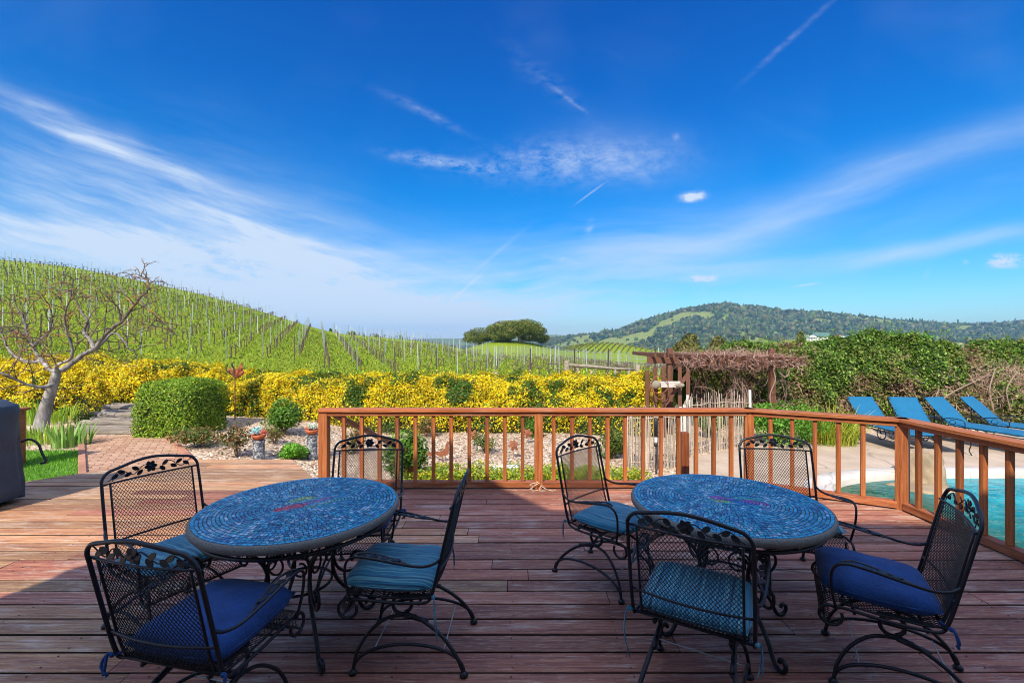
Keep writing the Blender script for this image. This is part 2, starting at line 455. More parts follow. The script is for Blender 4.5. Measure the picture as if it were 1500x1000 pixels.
def mat_gravel():
    m, t, p, out = new_mat('garden mulch gravel'); c = coords(t)
    v = t.voro(c, 26, out='Color'); d = t.voro(c, 26)
    r = t.sep(v)[0]
    col = t.ramp(r, [(0, (.16, .085, .05)), (.25, (.38, .26, .17)), (.6, (.56, .43, .31)), (.85, (.70, .59, .45)), (1, (.34, .18, .11))])
    big = t.noise(c, .8, 4, .6)
    col = t.mix(t.mapr(big, .42, .68, 0, .45), col, (.20, .145, .10))
    t.l.new(col, p.inputs['Base Color']); p.inputs['Roughness'].default_value = .95
    t.l.new(t.bump(t.m('SUBTRACT', 1.0, d), .8, .03), p.inputs['Normal'])
    return m
MAT['gravel'] = mat_gravel()
def mat_grass_far():
    m, t, p, out = new_mat('vineyard grass'); c = coords(t)
    n1 = t.noise(c, 3.0, 6, .7); n2 = t.noise(c, .12, 4, .6); n3 = t.noise(t.scale(c, (1, .45, 1)), 9, 4, .7)
    col = t.ramp(n1, [(.25, (.07, .11, .008)), (.5, (.19, .26, .012)), (.75, (.32, .39, .025))])
    col = t.mix(t.mapr(n2, .40, .65, 0, .65), col, (.17, .22, .02))
    col = t.mix(t.mapr(n3, .52, .68, 0, .35), col, (.10, .10, .035))
    t.l.new(col, p.inputs['Base Color']); p.inputs['Roughness'].default_value = .9
    p.inputs['Specular IOR Level'].default_value = .1
    t.l.new(t.bump(n1, .8, .15), p.inputs['Normal'])
    return m
MAT['grass_far'] = mat_grass_far()
def mat_concrete(name, c0, c1, cracks=True):
    m, t, p, out = new_mat(name); c = coords(t)
    n = t.noise(c, 1.6, 8, .65); f = t.noise(c, 45, 4, .6)
    col = t.ramp(n, [(.3, c0), (.7, c1)])
    ff = t.mapr(f, .3, .7, .88, 1.08)
    col = t.mix(1.0, col, t.comb(ff, ff, ff), 'MULTIPLY')
    if cracks:
        e = t.voro(t.vm('ADD', c, t.vm('MULTIPLY', t.noise(c, 2, 3, out=1), (.5, .5, 0))), .55, 'DISTANCE_TO_EDGE')
        col = t.mix(t.mapr(e, 0.0, .008, .5, 0), col, (.12, .10, .08))
    t.l.new(col, p.inputs['Base Color']); p.inputs['Roughness'].default_value = .9
    t.l.new(t.bump(f, .4, .004), p.inputs['Normal'])
    return m
MAT['patio'] = mat_concrete('patio concrete', (.33, .245, .175), (.48, .38, .295))
MAT['coping'] = mat_concrete('pale pool coping', (.40, .36, .32), (.58, .54, .49))
MAT['stone'] = mat_concrete('tan boulder', (.17, .12, .07), (.42, .32, .21), False)
MAT['pedestal'] = None
def mat_brick():
    m, t, p, out = new_mat('brick paving'); c = coords(t)
    c2 = t.scale(c, (1, 1, 1), rot=(0, 0, R(-33)))
    b = t.node('ShaderNodeTexBrick'); t.l.new(c2, b.inputs[0])
    b.inputs['Scale'].default_value = 1.0; b.inputs['Brick Width'].default_value = .21; b.inputs['Row Height'].default_value = .105
    b.inputs['Mortar Size'].default_value = .006; b.inputs['Mortar Smooth'].default_value = .2; b.offset = 0.5
    b.inputs['Color1'].default_value = (.36, .185, .11, 1); b.inputs['Color2'].default_value = (.50, .31, .20, 1); b.inputs['Mortar'].default_value = (.12, .08, .06, 1)
    n = t.noise(c, 14, 5, .65); f = t.mapr(n, .3, .7, .75, 1.15)
    col = t.mix(1.0, b.outputs[0], t.comb(f, f, f), 'MULTIPLY')
    t.l.new(col, p.inputs['Base Color']); p.inputs['Roughness'].default_value = .9
    t.l.new(t.bump(t.m('SUBTRACT', 1.0, b.outputs[1]), .6, .006), p.inputs['Normal'])
    return m
MAT['brick'] = mat_brick()
def mat_lawn_soil():
    m, t, p, out = new_mat('lawn turf'); c = coords(t)
    n1 = t.noise(c, 30, 5, .7)
    col = t.ramp(n1, [(.3, (.035, .10, .008)), (.7, (.12, .26, .02))])
    t.l.new(col, p.inputs['Base Color']); p.inputs['Roughness'].default_value = .9
    t.l.new(t.bump(n1, .8, .02), p.inputs['Normal'])
    return m
MAT['lawn'] = mat_lawn_soil()
def mat_water():
    m, t, p, out = new_mat('pool water'); c = coords(t)
    w1 = t.noise(t.scale(c, (1, 2.0, 1)), 5, 3, .6, .8)
    x, y, z = t.sep(c)
    deep = t.mapr(t.m('ADD', x, t.m('MULTIPLY', t.noise(c, 1.2, 3, .6), 1.4)), 5.9, 7.6)
    col = t.mix(deep, (.012, .065, .035), (.003, .20, .25))
    net = t.voro(t.vm('ADD', c, t.vm('MULTIPLY', t.noise(c, 4, 3, out=1), (.25, .25, 0))), 4.5, 'SMOOTH_F1')
    col = t.mix(t.mapr(net, .35, .75, 0, .6), col, t.mix(deep, (.035, .13, .065), (.02, .42, .48)))  # lighter net of ripple highlights painted into the water colour
    t.l.new(col, p.inputs['Base Color']); p.inputs['Roughness'].default_value = .06
    p.inputs['IOR'].default_value = 1.33; p.inputs['Specular IOR Level'].default_value = .12
    t.l.new(t.bump(w1, .35, .05), p.inputs['Normal'])
    return m
MAT['water'] = mat_water()
def mat_cushion_navy():
    m, t, p, out = new_mat('navy cushion cloth'); c = coords(t)
    w = t.noise(c, 170, 4, .75); n = t.noise(c, 7, 5, .65)
    col = t.ramp(t.m('ADD', t.m('MULTIPLY', w, .6), t.m('MULTIPLY', n, .4)), [(.38, (.003, .024, .10)), (.62, (.010, .072, .265))])
    t.l.new(col, p.inputs['Base Color']); p.inputs['Roughness'].default_value = .9; p.inputs['Sheen Weight'].default_value = .05
    t.l.new(t.bump(t.m('ADD', w, t.m('MULTIPLY', n, 4.0)), .55, .006), p.inputs['Normal'])
    return m
MAT['navy'] = mat_cushion_navy()
def mat_cushion_stripe():
    m, t, p, out = new_mat('teal striped cushion cloth'); c = coords(t)
    x, y, z = t.sep(c)
    q = t.comb(0.0, t.m('MULTIPLY', y, 75.0), t.m('MULTIPLY', z, 75.0))
    q = t.comb(t.m('MULTIPLY', x, 52.0), t.m('MULTIPLY', y, .5), 0.0)
    n = t.noise(q, 1.35, 3, .6)
    b = t.mapr(t.noise(c, 5, 3, .6), .3, .7, .85, 1.12)
    col = t.ramp(n, [(.32, (.006, .018, .06)), (.40, (.008, .06, .13)), (.47, (.015, .22, .32)), (.52, (.008, .05, .12)), (.57, (.14, .42, .42)), (.62, (.01, .10, .2)), (.70, (.03, .30, .42))])
    col = t.mix(1.0, col, t.comb(b, b, b), 'MULTIPLY')
    t.l.new(col, p.inputs['Base Color']); p.inputs['Roughness'].default_value = .8; p.inputs['Sheen Weight'].default_value = .2
    t.l.new(t.bump(t.noise(c, 8, 3), .4, .02), p.inputs['Normal'])
    return m
MAT['stripe'] = mat_cushion_stripe()
MAT['lounge_blue'] = simple('sky blue lounger cloth', (.001, .105, .225), .9, vary=.12, nscale=6, bump=.3, bscale=8, bdist=.02)
MAT['tile'] = None
def mat_tile():
    m, t, p, out = new_mat('mosaic tile'); c = coords(t)
    n = t.noise(c, 60, 4, .6); f = t.mapr(n, .3, .7, .78, 1.2)
    t.l.new(t.mix(1.0, attr(t), t.comb(f, f, f), 'MULTIPLY'), p.inputs['Base Color'])
    p.inputs['Roughness'].default_value = .32
    t.l.new(t.bump(n, .25, .002), p.inputs['Normal'])
    return m
MAT['tile'] = mat_tile()
MAT['grout'] = simple('grey table stone', (.045, .05, .055), .85, vary=.5, nscale=120, bump=.6, bscale=150, bdist=.002)
MAT['rim'] = simple('speckled concrete rim', (.17, .165, .145), .9, vary=.55, nscale=150, bump=.8, bscale=120, bdist=.003)
def mat_pedestal():
    m, t, p, out = new_mat('pebble mosaic pedestal'); c = coords(t)
    v = t.voro(c, 42, out='Color'); e = t.voro(c, 42, 'DISTANCE_TO_EDGE')
    col = t.ramp(t.sep(v)[0], [(0, (.05, .06, .08)), (.4, (.18, .2, .24)), (.7, (.4, .42, .45)), (1, (.7, .7, .7))], 'CONSTANT')
    col = t.mix(t.mapr(e, 0, .06, 1, 0), col, (.22, .2, .18))
    t.l.new(col, p.inputs['Base Color']); p.inputs['Roughness'].default_value = .4
    t.l.new(t.bump(e, .5, .01), p.inputs['Normal'])
    return m
MAT['pedestal'] = mat_pedestal()
def mat_cover():
    m, t, p, out = new_mat('slate grill cover cloth'); c = coords(t)
    n = t.noise(c, 5, 6, .65); f = t.noise(c, 200, 3, .6)
    col = t.ramp(n, [(.3, (.012, .020, .034)), (.7, (.035, .050, .075))])
    t.l.new(t.mix(t.mapr(f, .4, .7, 0, .4), col, (.07, .085, .11)), p.inputs['Base Color'])
    p.inputs['Roughness'].default_value = .5
    t.l.new(t.bump(t.m('ADD', n, t.m('MULTIPLY', f, .1)), .5, .03), p.inputs['Normal'])
    return m
MAT['cover'] = mat_cover()
def mat_trunk():
    m, t, p, out = new_mat('pale smooth bark'); c = coords(t)
    n = t.noise(t.scale(c, (1, 1, .35)), 9, 6, .68); l = t.noise(c, 2.3, 4, .6)
    col = t.ramp(n, [(.28, (.08, .07, .06)), (.5, (.24, .22, .21)), (.72, (.44, .43, .42))])
    z = t.sep(c)[2]
    col = t.mix(t.mapr(z, 1.3, 2.2, 0, .85), col, (.11, .08, .07))
    col = t.mix(t.m('MULTIPLY', t.mapr(l, .60, .68), t.mapr(z, 1.25, 1.6)), col, (.42, .19, .04))
    t.l.new(col, p.inputs['Base Color']); p.inputs['Roughness'].default_value = .85
    t.l.new(t.bump(n, .6, .012), p.inputs['Normal'])
    return m
MAT['trunk'] = mat_trunk()
def mat_mountain():
    m, t, p, out = new_mat('wooded hill ground'); c = coords(t)
    n = t.noise(c, .012, 8, .62); d = t.noise(c, .10, 5, .7)
    col = t.mix(t.mapr(d, .35, .65), (.040, .066, .026), (.075, .10, .036))
    g = t.mix(t.mapr(d, .3, .7), (.13, .17, .04), (.22, .24, .08))
    mask = t.sep(attr(t))[0]
    t.l.new(t.mix(mask, col, g), p.inputs['Base Color']); p.inputs['Roughness'].default_value = 1
    p.inputs['Specular IOR Level'].default_value = .05
    return m
MAT['mountain'] = mat_mountain()
MAT['far_grass'] = simple('far hill grass', (.13, .17, .03), .95, vary=.35, nscale=.08)
MAT['wall'] = simple('house wall', (.55, .50, .43), .85, vary=.1, nscale=3, bump=.2, bscale=30)
MAT['roof'] = simple('roof shingle', (.10, .085, .075), .9, vary=.3, nscale=8, bump=.5, bscale=14, bdist=.02)
MAT['glass'] = simple('window glass', (.03, .045, .06), .05, vary=.1)
MAT['green_roof'] = simple('green metal roof', (.08, .16, .13), .5, vary=.1, nscale=1)
MAT['cyan_roof'] = simple('pale cyan roof', (.35, .60, .62), .5, vary=.1, nscale=1)
MAT['red_roof'] = simple('terracotta roof', (.36, .18, .12), .8, vary=.2, nscale=2)
MAT['pvc'] = simple('black plastic', (.012, .012, .014), .35, vary=.1)
MAT['shade_soil'] = simple('dark soil', (.03, .022, .016), .95, vary=.3)
MAT['deck_edge'] = simple('dark board edge', (.022, .012, .009), .95, vary=.2)  # near-black on board sides and undersides, so the gaps look dark
# ------------------------------------------------------------------ terrain
_pxs = np.arange(-900, 2400, 5.0)
def _tab(xs, ys, sm=9):
    v = np.interp(_pxs, xs, ys); k = np.ones(sm)/sm
    return np.convolve(np.pad(v, sm//2, mode='edge'), k, 'valid')
SKY_PX = [-900, -300, 0, 100, 200, 300, 370, 430, 490, 560, 640, 680, 720, 800, 850, 900, 1000, 1200, 2000]
SKY_PY = [300, 338, 380, 390, 410, 432, 452, 471, 488, 494, 502, 512, 520, 522, 528, 533, 540, 545, 545]
T_z2 = _tab(SKY_PX, [CAMH+(500-p)/667*85 for p in SKY_PY])
T_z1 = _tab([-900, -300, 60, 220, 350, 465, 600, 1000, 2000], [4.5, 3.2, 1.75, .76, 0, -.5, -.65, -.7, -.7])
def zgard(X):
    s = np.clip((np.asarray(X, float)+5.2)/2.6, 0, 1); s = s*s*(3-2*s)
    return -.12 - .33*s
def zter(X, Y):
    X = np.asarray(X, float); Y = np.asarray(Y, float)
    px = 750+667*X/np.maximum(Y, 8)
    z0 = zgard(X) + .12*np.clip((Y-8.6)/2.5, 0, 1)*np.clip((-5.0-X)/2, 0, 1)
    z1 = np.interp(px, _pxs, T_z1); z2 = np.interp(px, _pxs, T_z2)
    far = -8.0+np.clip((Y-290)/400, 0, 1)*-40
    t1 = np.clip((Y-12.5)/17.5, 0, 1); t2 = np.clip((Y-30)/55, 0, 1)
    t3 = np.clip((Y-85)/55, 0, 1); t3 = t3*t3*(3-2*t3)
    z = z0*(1-t1)+z1*t1
    z = np.where(Y > 30, z1*(1-t2)+z2*t2, z)
    z = np.where(Y > 85, z2*(1-t3)+far*t3, z)
    # knolls beyond the first vineyard
    for (cx, cy, h, sx, sy) in ((-2, 178, 9.9, 26, 40), (47, 235, 8.6, 32, 45), (150, 230, 10.9, 42, 34), (92, 170, 4.0, 30, 30)):
        z = z+h*np.exp(-((X-cx)/sx)**2-((Y-cy)/sy)**2)*(Y > 100)*np.clip((Y-100)/20, 0, 1)
    # bank falls away under the patio and pool
    dig = np.clip((X-4.3)/.5, 0, 1)*np.clip((7.6-Y)/.4, 0, 1)*np.clip((Y+6)/.5, 0, 1)
    return z-dig*2.2
def zt(x, y): return float(zter(np.array([x]), np.array([y]))[0])

def build_ground():
    rows = list(np.arange(-14, 14, .35))+list(14*np.power(1.045, np.arange(0, 95)))
    rows = [y for y in rows if y < 760]+[760]
    us = np.concatenate([np.linspace(-4.0, -1.3, 25), np.linspace(-1.28, 1.7, 230), np.linspace(1.75, 4, 22)])
    V = []
    for y in rows: 
        s = max(y, 10.0)
        V.append(np.stack([us*s, np.full(len(us), y), zter(us*s, np.full(len(us), y))], 1))
    V = np.array(V); nr, nc, _ = V.shape
    j, i = np.meshgrid(np.arange(nc-1), np.arange(nr-1))
    a = (i*nc+j).ravel(); F = np.stack([a, a+1, a+nc+1, a+nc], 1)
    o = np_mesh('ground', V.reshape(-1, 3), F, [MAT['gravel'], MAT['grass_far']], smooth=True)
    yc = V.reshape(-1, 3)[F[:, 0], 1]
    o.data.polygons.foreach_set('material_index', (yc > 12.2).astype(np.int32))
    tag(o, kind='structure')
build_ground()

def sheet(name, poly, z, mat, kind='structure', fine=None, holes=None):
    bm = bmesh.new(); edges = []
    for lp in [poly]+(holes or []):
        vs = [bm.verts.new((x, y, 0)) for x, y in lp]
        edges += [bm.edges.new((vs[i], vs[(i+1) % len(vs)])) for i in range(len(vs))]
    bmesh.ops.triangle_fill(bm, use_beauty=True, edges=edges, normal=(0, 0, 1))
    for f in bm.faces:
        if f.normal.z < 0: f.normal_flip()
    for v in bm.verts: v.co.z = z(v.co.x, v.co.y) if callable(z) else z
    me = bpy.data.meshes.new(name); bm.to_mesh(me); bm.free()
    o = link_mesh(name, me, mat)
    if kind: o['kind'] = kind
    return o

# ---- far hills
def build_hills():
    mp = [(-200, 530), (700, 512), (780, 506), (810, 500), (850, 494), (880, 489), (905, 487), (930, 477), (960, 468), (1000, 456), (1040, 449.5), (1070, 447), (1095, 451), (1120, 453.5), (1150, 458), (1200, 460), (1250, 464.5), (1300, 470), (1340, 474), (1390, 478), (1430, 478), (1470, 477), (1500, 474), (1700, 470), (2300, 480)]
    px = np.array([a for a, b in mp]); py = np.array([b for a, b in mp])
    U = np.linspace(-.55, 1.9, 330); Yv = np.concatenate([np.linspace(690, 1700, 100), np.linspace(1720, 2300, 12)])
    rng = np.random.default_rng(5)
    V = np.zeros((len(Yv), len(U), 3)); M = np.zeros((len(Yv), len(U)))
    for i, y in enumerate(Yv):
        t = np.clip((y-690)/(1500-690), 0, 1); s = t**1.25 if y < 1500 else 1-.3*(y-1500)/800
        for j, u in enumerate(U):
            p = 750+667*u
            top = CAMH+(502-np.interp(p, px, py))/667*1500
            X = u*y
            n = mnoise.fractal(Vector((X*.0032, y*.0032, 3.1)), 1.0, 2.1, 5)
            rid = abs(mnoise.noise(Vector((X*.0045+9, y*.0028, 1.7))))
            amp = max(top+55, 20)*.32*math.sin(PI*min(t, 1))
            V[i, j] = (X, y, -48+(top+48)*s+amp*(n*.55-rid*.7+.12))
            g = mnoise.fractal(Vector((X*.006+3, y*.006, 8.8)), 1.0, 2.0, 4)
            pyv = 500-(V[i, j, 2]-CAMH)/y*667
            g2 = 0.0
            # open pastures where the photograph shows them
            for (cx, cy, rx, ry, a) in ((905, 503, 62, 10, -14), (985, 470, 34, 7, -26), (1015, 462, 22, 4, -10), (1110, 505, 26, 12, 10), (1165, 477, 7, 3, 0), (1245, 467, 10, 3, 0), (1408, 483, 16, 5, 0), (1085, 490, 10, 5, 0), (960, 482, 20, 4, -30), (1280, 487, 20, 4, 0), (840, 503, 30, 5, -10)):
                ca, sa = math.cos(R(a)), math.sin(R(a)); dx = p-cx; dy = pyv-cy
                q = ((dx*ca+dy*sa)/rx)**2+((-dx*sa+dy*ca)/ry)**2
                g2 = max(g2, 1.35-q)
            M[i, j] = 1.0 if (g2+g*1.1 > .36 or g > .34) else 0.0
    nr, nc, _ = V.shape
    j, i = np.meshgrid(np.arange(nc-1), np.arange(nr-1)); a = (i*nc+j).ravel()
    F = np.stack([a, a+1, a+nc+1, a+nc], 1)
    t = np.repeat(M.reshape(-1, 1), 3, 1)
    o = np_mesh('hills', V.reshape(-1, 3), F, MAT['mountain'], tint=t, smooth=True); tag(o, kind='structure')
    # forest on it: low crowns, thousands, nobody could count them
    n = 42000
    ii = rng.random(n)**1.0*(98); jj = rng.random(n)*(nc-2)
    i0 = ii.astype(int); j0 = jj.astype(int); fi = (ii-i0)[:, None]; fj = (jj-j0)[:, None]
    P = V[i0, j0]*(1-fi)*(1-fj)+V[i0+1, j0]*fi*(1-fj)+V[i0, j0+1]*(1-fi)*fj+V[i0+1, j0+1]*fi*fj
    keep = (M[i0, j0] < .5) | (rng.random(n) < .045)
    u = P[:, 0]/P[:, 1]; keep &= (u > -.15) & (u < 1.25)
    P = P[keep]; n = len(P)
    ph = (1+5**.5)/2
    ico = np.array([(-1, ph, 0), (1, ph, 0), (-1, -ph, 0), (1, -ph, 0), (0, -1, ph), (0, 1, ph), (0, -1, -ph), (0, 1, -ph), (ph, 0, -1), (ph, 0, 1), (-ph, 0, -1), (-ph, 0, 1)])/1.9
    fc = np.array([(0, 11, 5), (0, 5, 1), (0, 1, 7), (0, 7, 10), (0, 10, 11), (1, 5, 9), (5, 11, 4), (11, 10, 2), (10, 7, 6), (7, 1, 8), (3, 9, 4), (3, 4, 2), (3, 2, 6), (3, 6, 8), (3, 8, 9), (4, 9, 5), (2, 4, 11), (6, 2, 10), (8, 6, 7), (9, 8, 1)])
    r = rng.uniform(3.2, 7.5, (n, 1, 1)); st = rng.uniform(.8, 1.5, (n, 1, 1))
    con = rng.random(n) < .25
    W = ico[None]*(1+rng.normal(0, .16, (n, 12, 1)))*r
    W[:, :, 2:] *= st
    W[con, :, :2] *= .5; W[con, :, 2] *= 1.5
    W += P[:, None, :]+np.array([0, 0, 2.0])
    FF = (fc[None]+(np.arange(n)*12)[:, None, None]).reshape(-1, 3)
    T = palette_pick(rng, n, [(.028, .055, .024), (.046, .075, .028), (.072, .095, .032), (.10, .105, .05), (.018, .036, .024)], jit=.25)
    o = np_mesh('forest', W.reshape(-1, 3), FF, MAT['leaf_far'], tint=np.repeat(T, 12, 0))
    tag(o, 'dark evergreen woodland covering the distant hillside', 'forest', kind='stuff')
    # farther pale ridges
    mb = []
    for k, (tab, Y) in enumerate((([(-400, 512), (300, 500), (480, 500), (560, 495), (600, 497), (640, 495.5), (680, 496), (740, 494), (800, 491), (830, 491), (860, 494), (920, 490), (1100, 480), (1330, 476), (1370, 475), (1420, 473.5), (1500, 472.5), (1700, 476), (2100, 480)], 3600),)):
        U = np.linspace(-1.3, 1.9, 240); V = []
        for r_ in range(8):
            y = Y-1100+r_*180; s = math.sin(PI/2*r_/6) if r_ <= 6 else .9
            V.append([(u*y, y, -60+(CAMH+(500-np.interp(750+667*u, [a for a, b in tab], [b for a, b in tab]))/667*Y+60)*s+mnoise.fractal(Vector((u*9, r_*.5, 5)), 1, 2, 4)*9*(1 if r_ < 6 else .4)) for u in U])
        V = np.array(V); nr, nc, _ = V.shape
        j, i = np.meshgrid(np.arange(nc-1), np.arange(nr-1)); a = (i*nc+j).ravel()
        o = np_mesh('far_ridge', V.reshape(-1, 3), np.stack([a, a+1, a+nc+1, a+nc], 1), MAT['mountain'], tint=np.full((nr*nc, 3), .55), smooth=True)
        tag(o, kind='structure')
MAT['leaf_far'] = foliage_mat('far foliage', .9, .05)
build_hills()
# ground beyond the first sheet, out to the horizon
mbv = MB(); mbv.add([(-6400, 755, -50), (8100, 755, -50), (8100, 4500, -60), (-6400, 4500, -60)], [(0, 1, 2, 3)])
tag(mbv.build('valley_ground', MAT['far_grass']), kind='structure')
# ------------------------------------------------------------------ deck
rnd = random.Random(11)
DECK = [(-7.4, -3.0), (4.02, -3.0), (4.02, 4.60), (2.86, 5.30), (-2.22, 5.30), (-3.13, 6.44), (-4.5, 6.44), (-5.4, 5.80), (-5.8, 5.36), (-7.4, 4.3)]
def deck_span(y):
    xs = []
    n = len(DECK)
    for i in range(n):
        (x0, y0), (x1, y1) = DECK[i], DECK[(i+1) % n]
        if (y0 <= y < y1) or (y1 <= y < y0): xs.append(x0+(x1-x0)*(y-y0)/(y1-y0))
    return (min(xs), max(xs)) if xs else None
def build_deck():
    mb = MB(); P = .1475; y = -2.9; fm = []
    fall = 0
    off = (2.287-y) % P
    y += off
    nails = MB()
    while y < 6.44:
        a, b = y+.007, min(y+P-.007, 6.435)
        sa, sb = deck_span(a), deck_span(b-.0005)
        if not sa or not sb or b-a < .03: break
        xl = sa[0]; cuts = []
        x = sa[0]+rnd.uniform(.8, 4.2)
        while x < sa[1]-.5: cuts.append(x); x += rnd.choice((2.4, 3.0, 3.6, 4.2, 4.8))
        ends = [None]+cuts+[None]
        for k in range(len(ends)-1):
            xl = (sa[0], sb[0]) if ends[k] is None else (ends[k]+.0025,)*2
            xr = (sa[1], sb[1]) if ends[k+1] is None else (ends[k+1]-.0025,)*2
            sec = [(a, -.038), (a, -.003), (a+.0025, 0), (b-.0025, 0), (b, -.003), (b, -.038)]
            dz = rnd.uniform(-.002, .0015); tl = rnd.uniform(-.0015, .0015)
            vs = []
            L = max(xr[0]-xl[0], .05); m = max(2, int(L/.6)+1)
            ph = rnd.random()*6; am = rnd.uniform(0, .0015)
            for q in range(m):
                for (yy, zz) in sec:
                    f = (yy-a)/(b-a); x0 = xl[0]*(1-f)+xl[1]*f; x1 = xr[0]*(1-f)+xr[1]*f
                    vs.append((x0+(x1-x0)*q/(m-1), yy, zz+dz+tl*(f-.5)*2+am*math.sin(q+ph)))
            fs = [(q*6+i, q*6+(i+1) % 6, (q+1)*6+(i+1) % 6, (q+1)*6+i) for q in range(m-1) for i in range(6)]
            fs = [f[::-1] for f in fs]
            fs += [tuple(range(6)), tuple((m-1)*6+i for i in range(5, -1, -1))]
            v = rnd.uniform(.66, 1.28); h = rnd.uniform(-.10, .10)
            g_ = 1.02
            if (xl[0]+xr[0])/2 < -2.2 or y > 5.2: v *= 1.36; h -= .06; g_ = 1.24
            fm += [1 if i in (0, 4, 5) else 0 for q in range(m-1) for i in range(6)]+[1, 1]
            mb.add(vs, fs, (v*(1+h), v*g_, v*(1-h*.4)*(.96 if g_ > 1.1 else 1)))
        # nail heads over the joists
        xj = -7.2+rnd.uniform(-.01, .01)
        while xj < 4:
            if sa[0]+.05 < xj < sa[1]-.05 and -4 < xj and y > 1.2:
                for yy in (a+.025, b-.025):
                    nails.box((xj+rnd.uniform(-.008, .008), yy, .0012), (.007, .007, .0016))
            xj += .6
        y += P
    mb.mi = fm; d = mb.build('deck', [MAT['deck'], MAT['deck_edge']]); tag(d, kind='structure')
    nails.build('nail_heads', MAT['pvc'], d)
    f = MB(); n = len(DECK)
    for i in range(1, n-1):
        a = Vector((*DECK[i], 0)); b = Vector((*DECK[i+1 if i+1 < n else 0], 0))
        dr = (b-a).normalized(); nr = Vector((dr.y, -dr.x, 0))
        o_ = nr*(-.022)
        f.beam(a+o_+dr*.02+Vector((0, 0, -.175)), b+o_-dr*.02+Vector((0, 0, -.175)), .036, .27, tint=(.8, .8, .8))
    f.build('fascia', MAT['deck'], d)
build_deck()
shade_soil = sheet('shade_soil', [(x*.985, y*.985) for x, y in DECK], -.40, MAT['shade_soil'])  # added dark sheet; its colour stands in for the shade under the deck

# ------------------------------------------------------------------ railing
def rail_line(a, b, Bs, name_root, first=False):
    """one straight run of railing; Bs = positions of balusters along it (metres from a)"""
    a = Vector(a); b = Vector(b); d = (b-a).normalized(); L = (b-a).length; ang = math.atan2(d.y, d.x)
    def P(s, z, off=0): q = a+d*s; return Vector((q.x-d.y*off, q.y+d.x*off, z))
    def part(nm, mb, mat, loc, rz):
        o = mb.build(nm, mat, name_root); o.location = loc; o.rotation_euler = (0, 0, rz); return o
    def tn(): v = rnd.uniform(.66, 1.2); return (v, v*rnd.uniform(.93, 1.05), v*rnd.uniform(.9, 1.05))
    m = MB(); m.box((L/2, 0, .884), (L+.10, .142, .038), bev=.006, tint=tn()); part('cap_rail', m, MAT['rail_x'], (a.x, a.y, 0), ang)
    m = MB(); m.box((L/2, 0, .842), (L-.094, .088, .042), bev=.003, tint=tn()); part('top_rail', m, MAT['rail_x'], (a.x, a.y, 0), ang)
    m = MB(); m.box((L/2, 0, .048), (L-.094, .088, .066), bev=.004, tint=tn()); part('bottom_rail', m, MAT['rail_x'], (a.x, a.y, 0), ang)
    for s in Bs:
        m = MB(); m.box((0, 0, .451), (.040, .040, .738), bev=.002, tint=tn()); q = P(s, 0)
        part('baluster', m, MAT['rail_z'], (q.x, q.y, 0), ang+rnd.uniform(-.05, .05))
def rail_post(x, y, ang, root, w=.092, h=.863, z0=-.25):
    v = rnd.uniform(.85, 1.1)
    m = MB(); m.box((0, 0, (h+z0)/2), (w, w, h-z0), bev=.004, tint=(v, v, v)); o = m.build('post', MAT['rail_z'], root)
    o.location = (x, y, 0); o.rotation_euler = (0, 0, ang); return o
rail = empty('deck_railing', (0, 0, 0), 0, 'reddish stained wooden deck railing with square balusters running along the deck edge', 'railing')
YR = 5.16
def bx(px, y=YR): return (px-750)/667*y
R0 = (bx(475), YR); R1 = (bx(1097), YR); R2 = (3.86, 4.50); R3 = (3.86, -2.2)
rail_post(R0[0], R0[1], 0, rail, .10); rail_post(bx(789), YR, 0, rail); rail_post(R1[0], R1[1], -.28, rail); rail_post(R2[0], R2[1], -.9, rail, .10)
rail_post(3.86, 1.9, 0, rail); rail_post(3.86, -.6, 0, rail)
rail_line((R0[0], R0[1], 0), (R1[0], R1[1], 0), [bx(p)-R0[0] for p in (504, 530, 556, 582, 608.5, 635, 661, 687.5, 713.5, 739.5, 765.5, 811, 837.7, 863.8, 890, 915.6, 942, 968, 993.7, 1019.5, 1045.4, 1071)], rail)
rail_line((R1[0], R1[1], 0), (R2[0], R2[1], 0), [.205*k+.01 for k in range(1, 6)], rail)
rail_line((R2[0], R2[1], 0), (R3[0], R3[1], 0), [.18+.198*k for k in range(0, 33) if abs(.18+.198*k-2.6) > .07 and abs(.18+.198*k-5.1) > .07], rail)
# stair handrail running down behind the left end post
sr = empty('stair_handrail', (R0[0]+.05, YR+.1, 0), 0, 'short sloping brown handrail going down beyond the left end post of the deck railing', 'handrail')
m = MB(); m.beam((.02, .05, .80), (.50, 1.55, .02), .09, .045, bev=.003, tint=(.7, .7, .7)); m.build('handrail', MAT['rail_x'], sr)
m = MB(); m.box((.54, 1.62, -.22), (.10, .10, .55), bev=.004, tint=(.55, .5, .5)); m.build('post', MAT['rail_z'], sr)

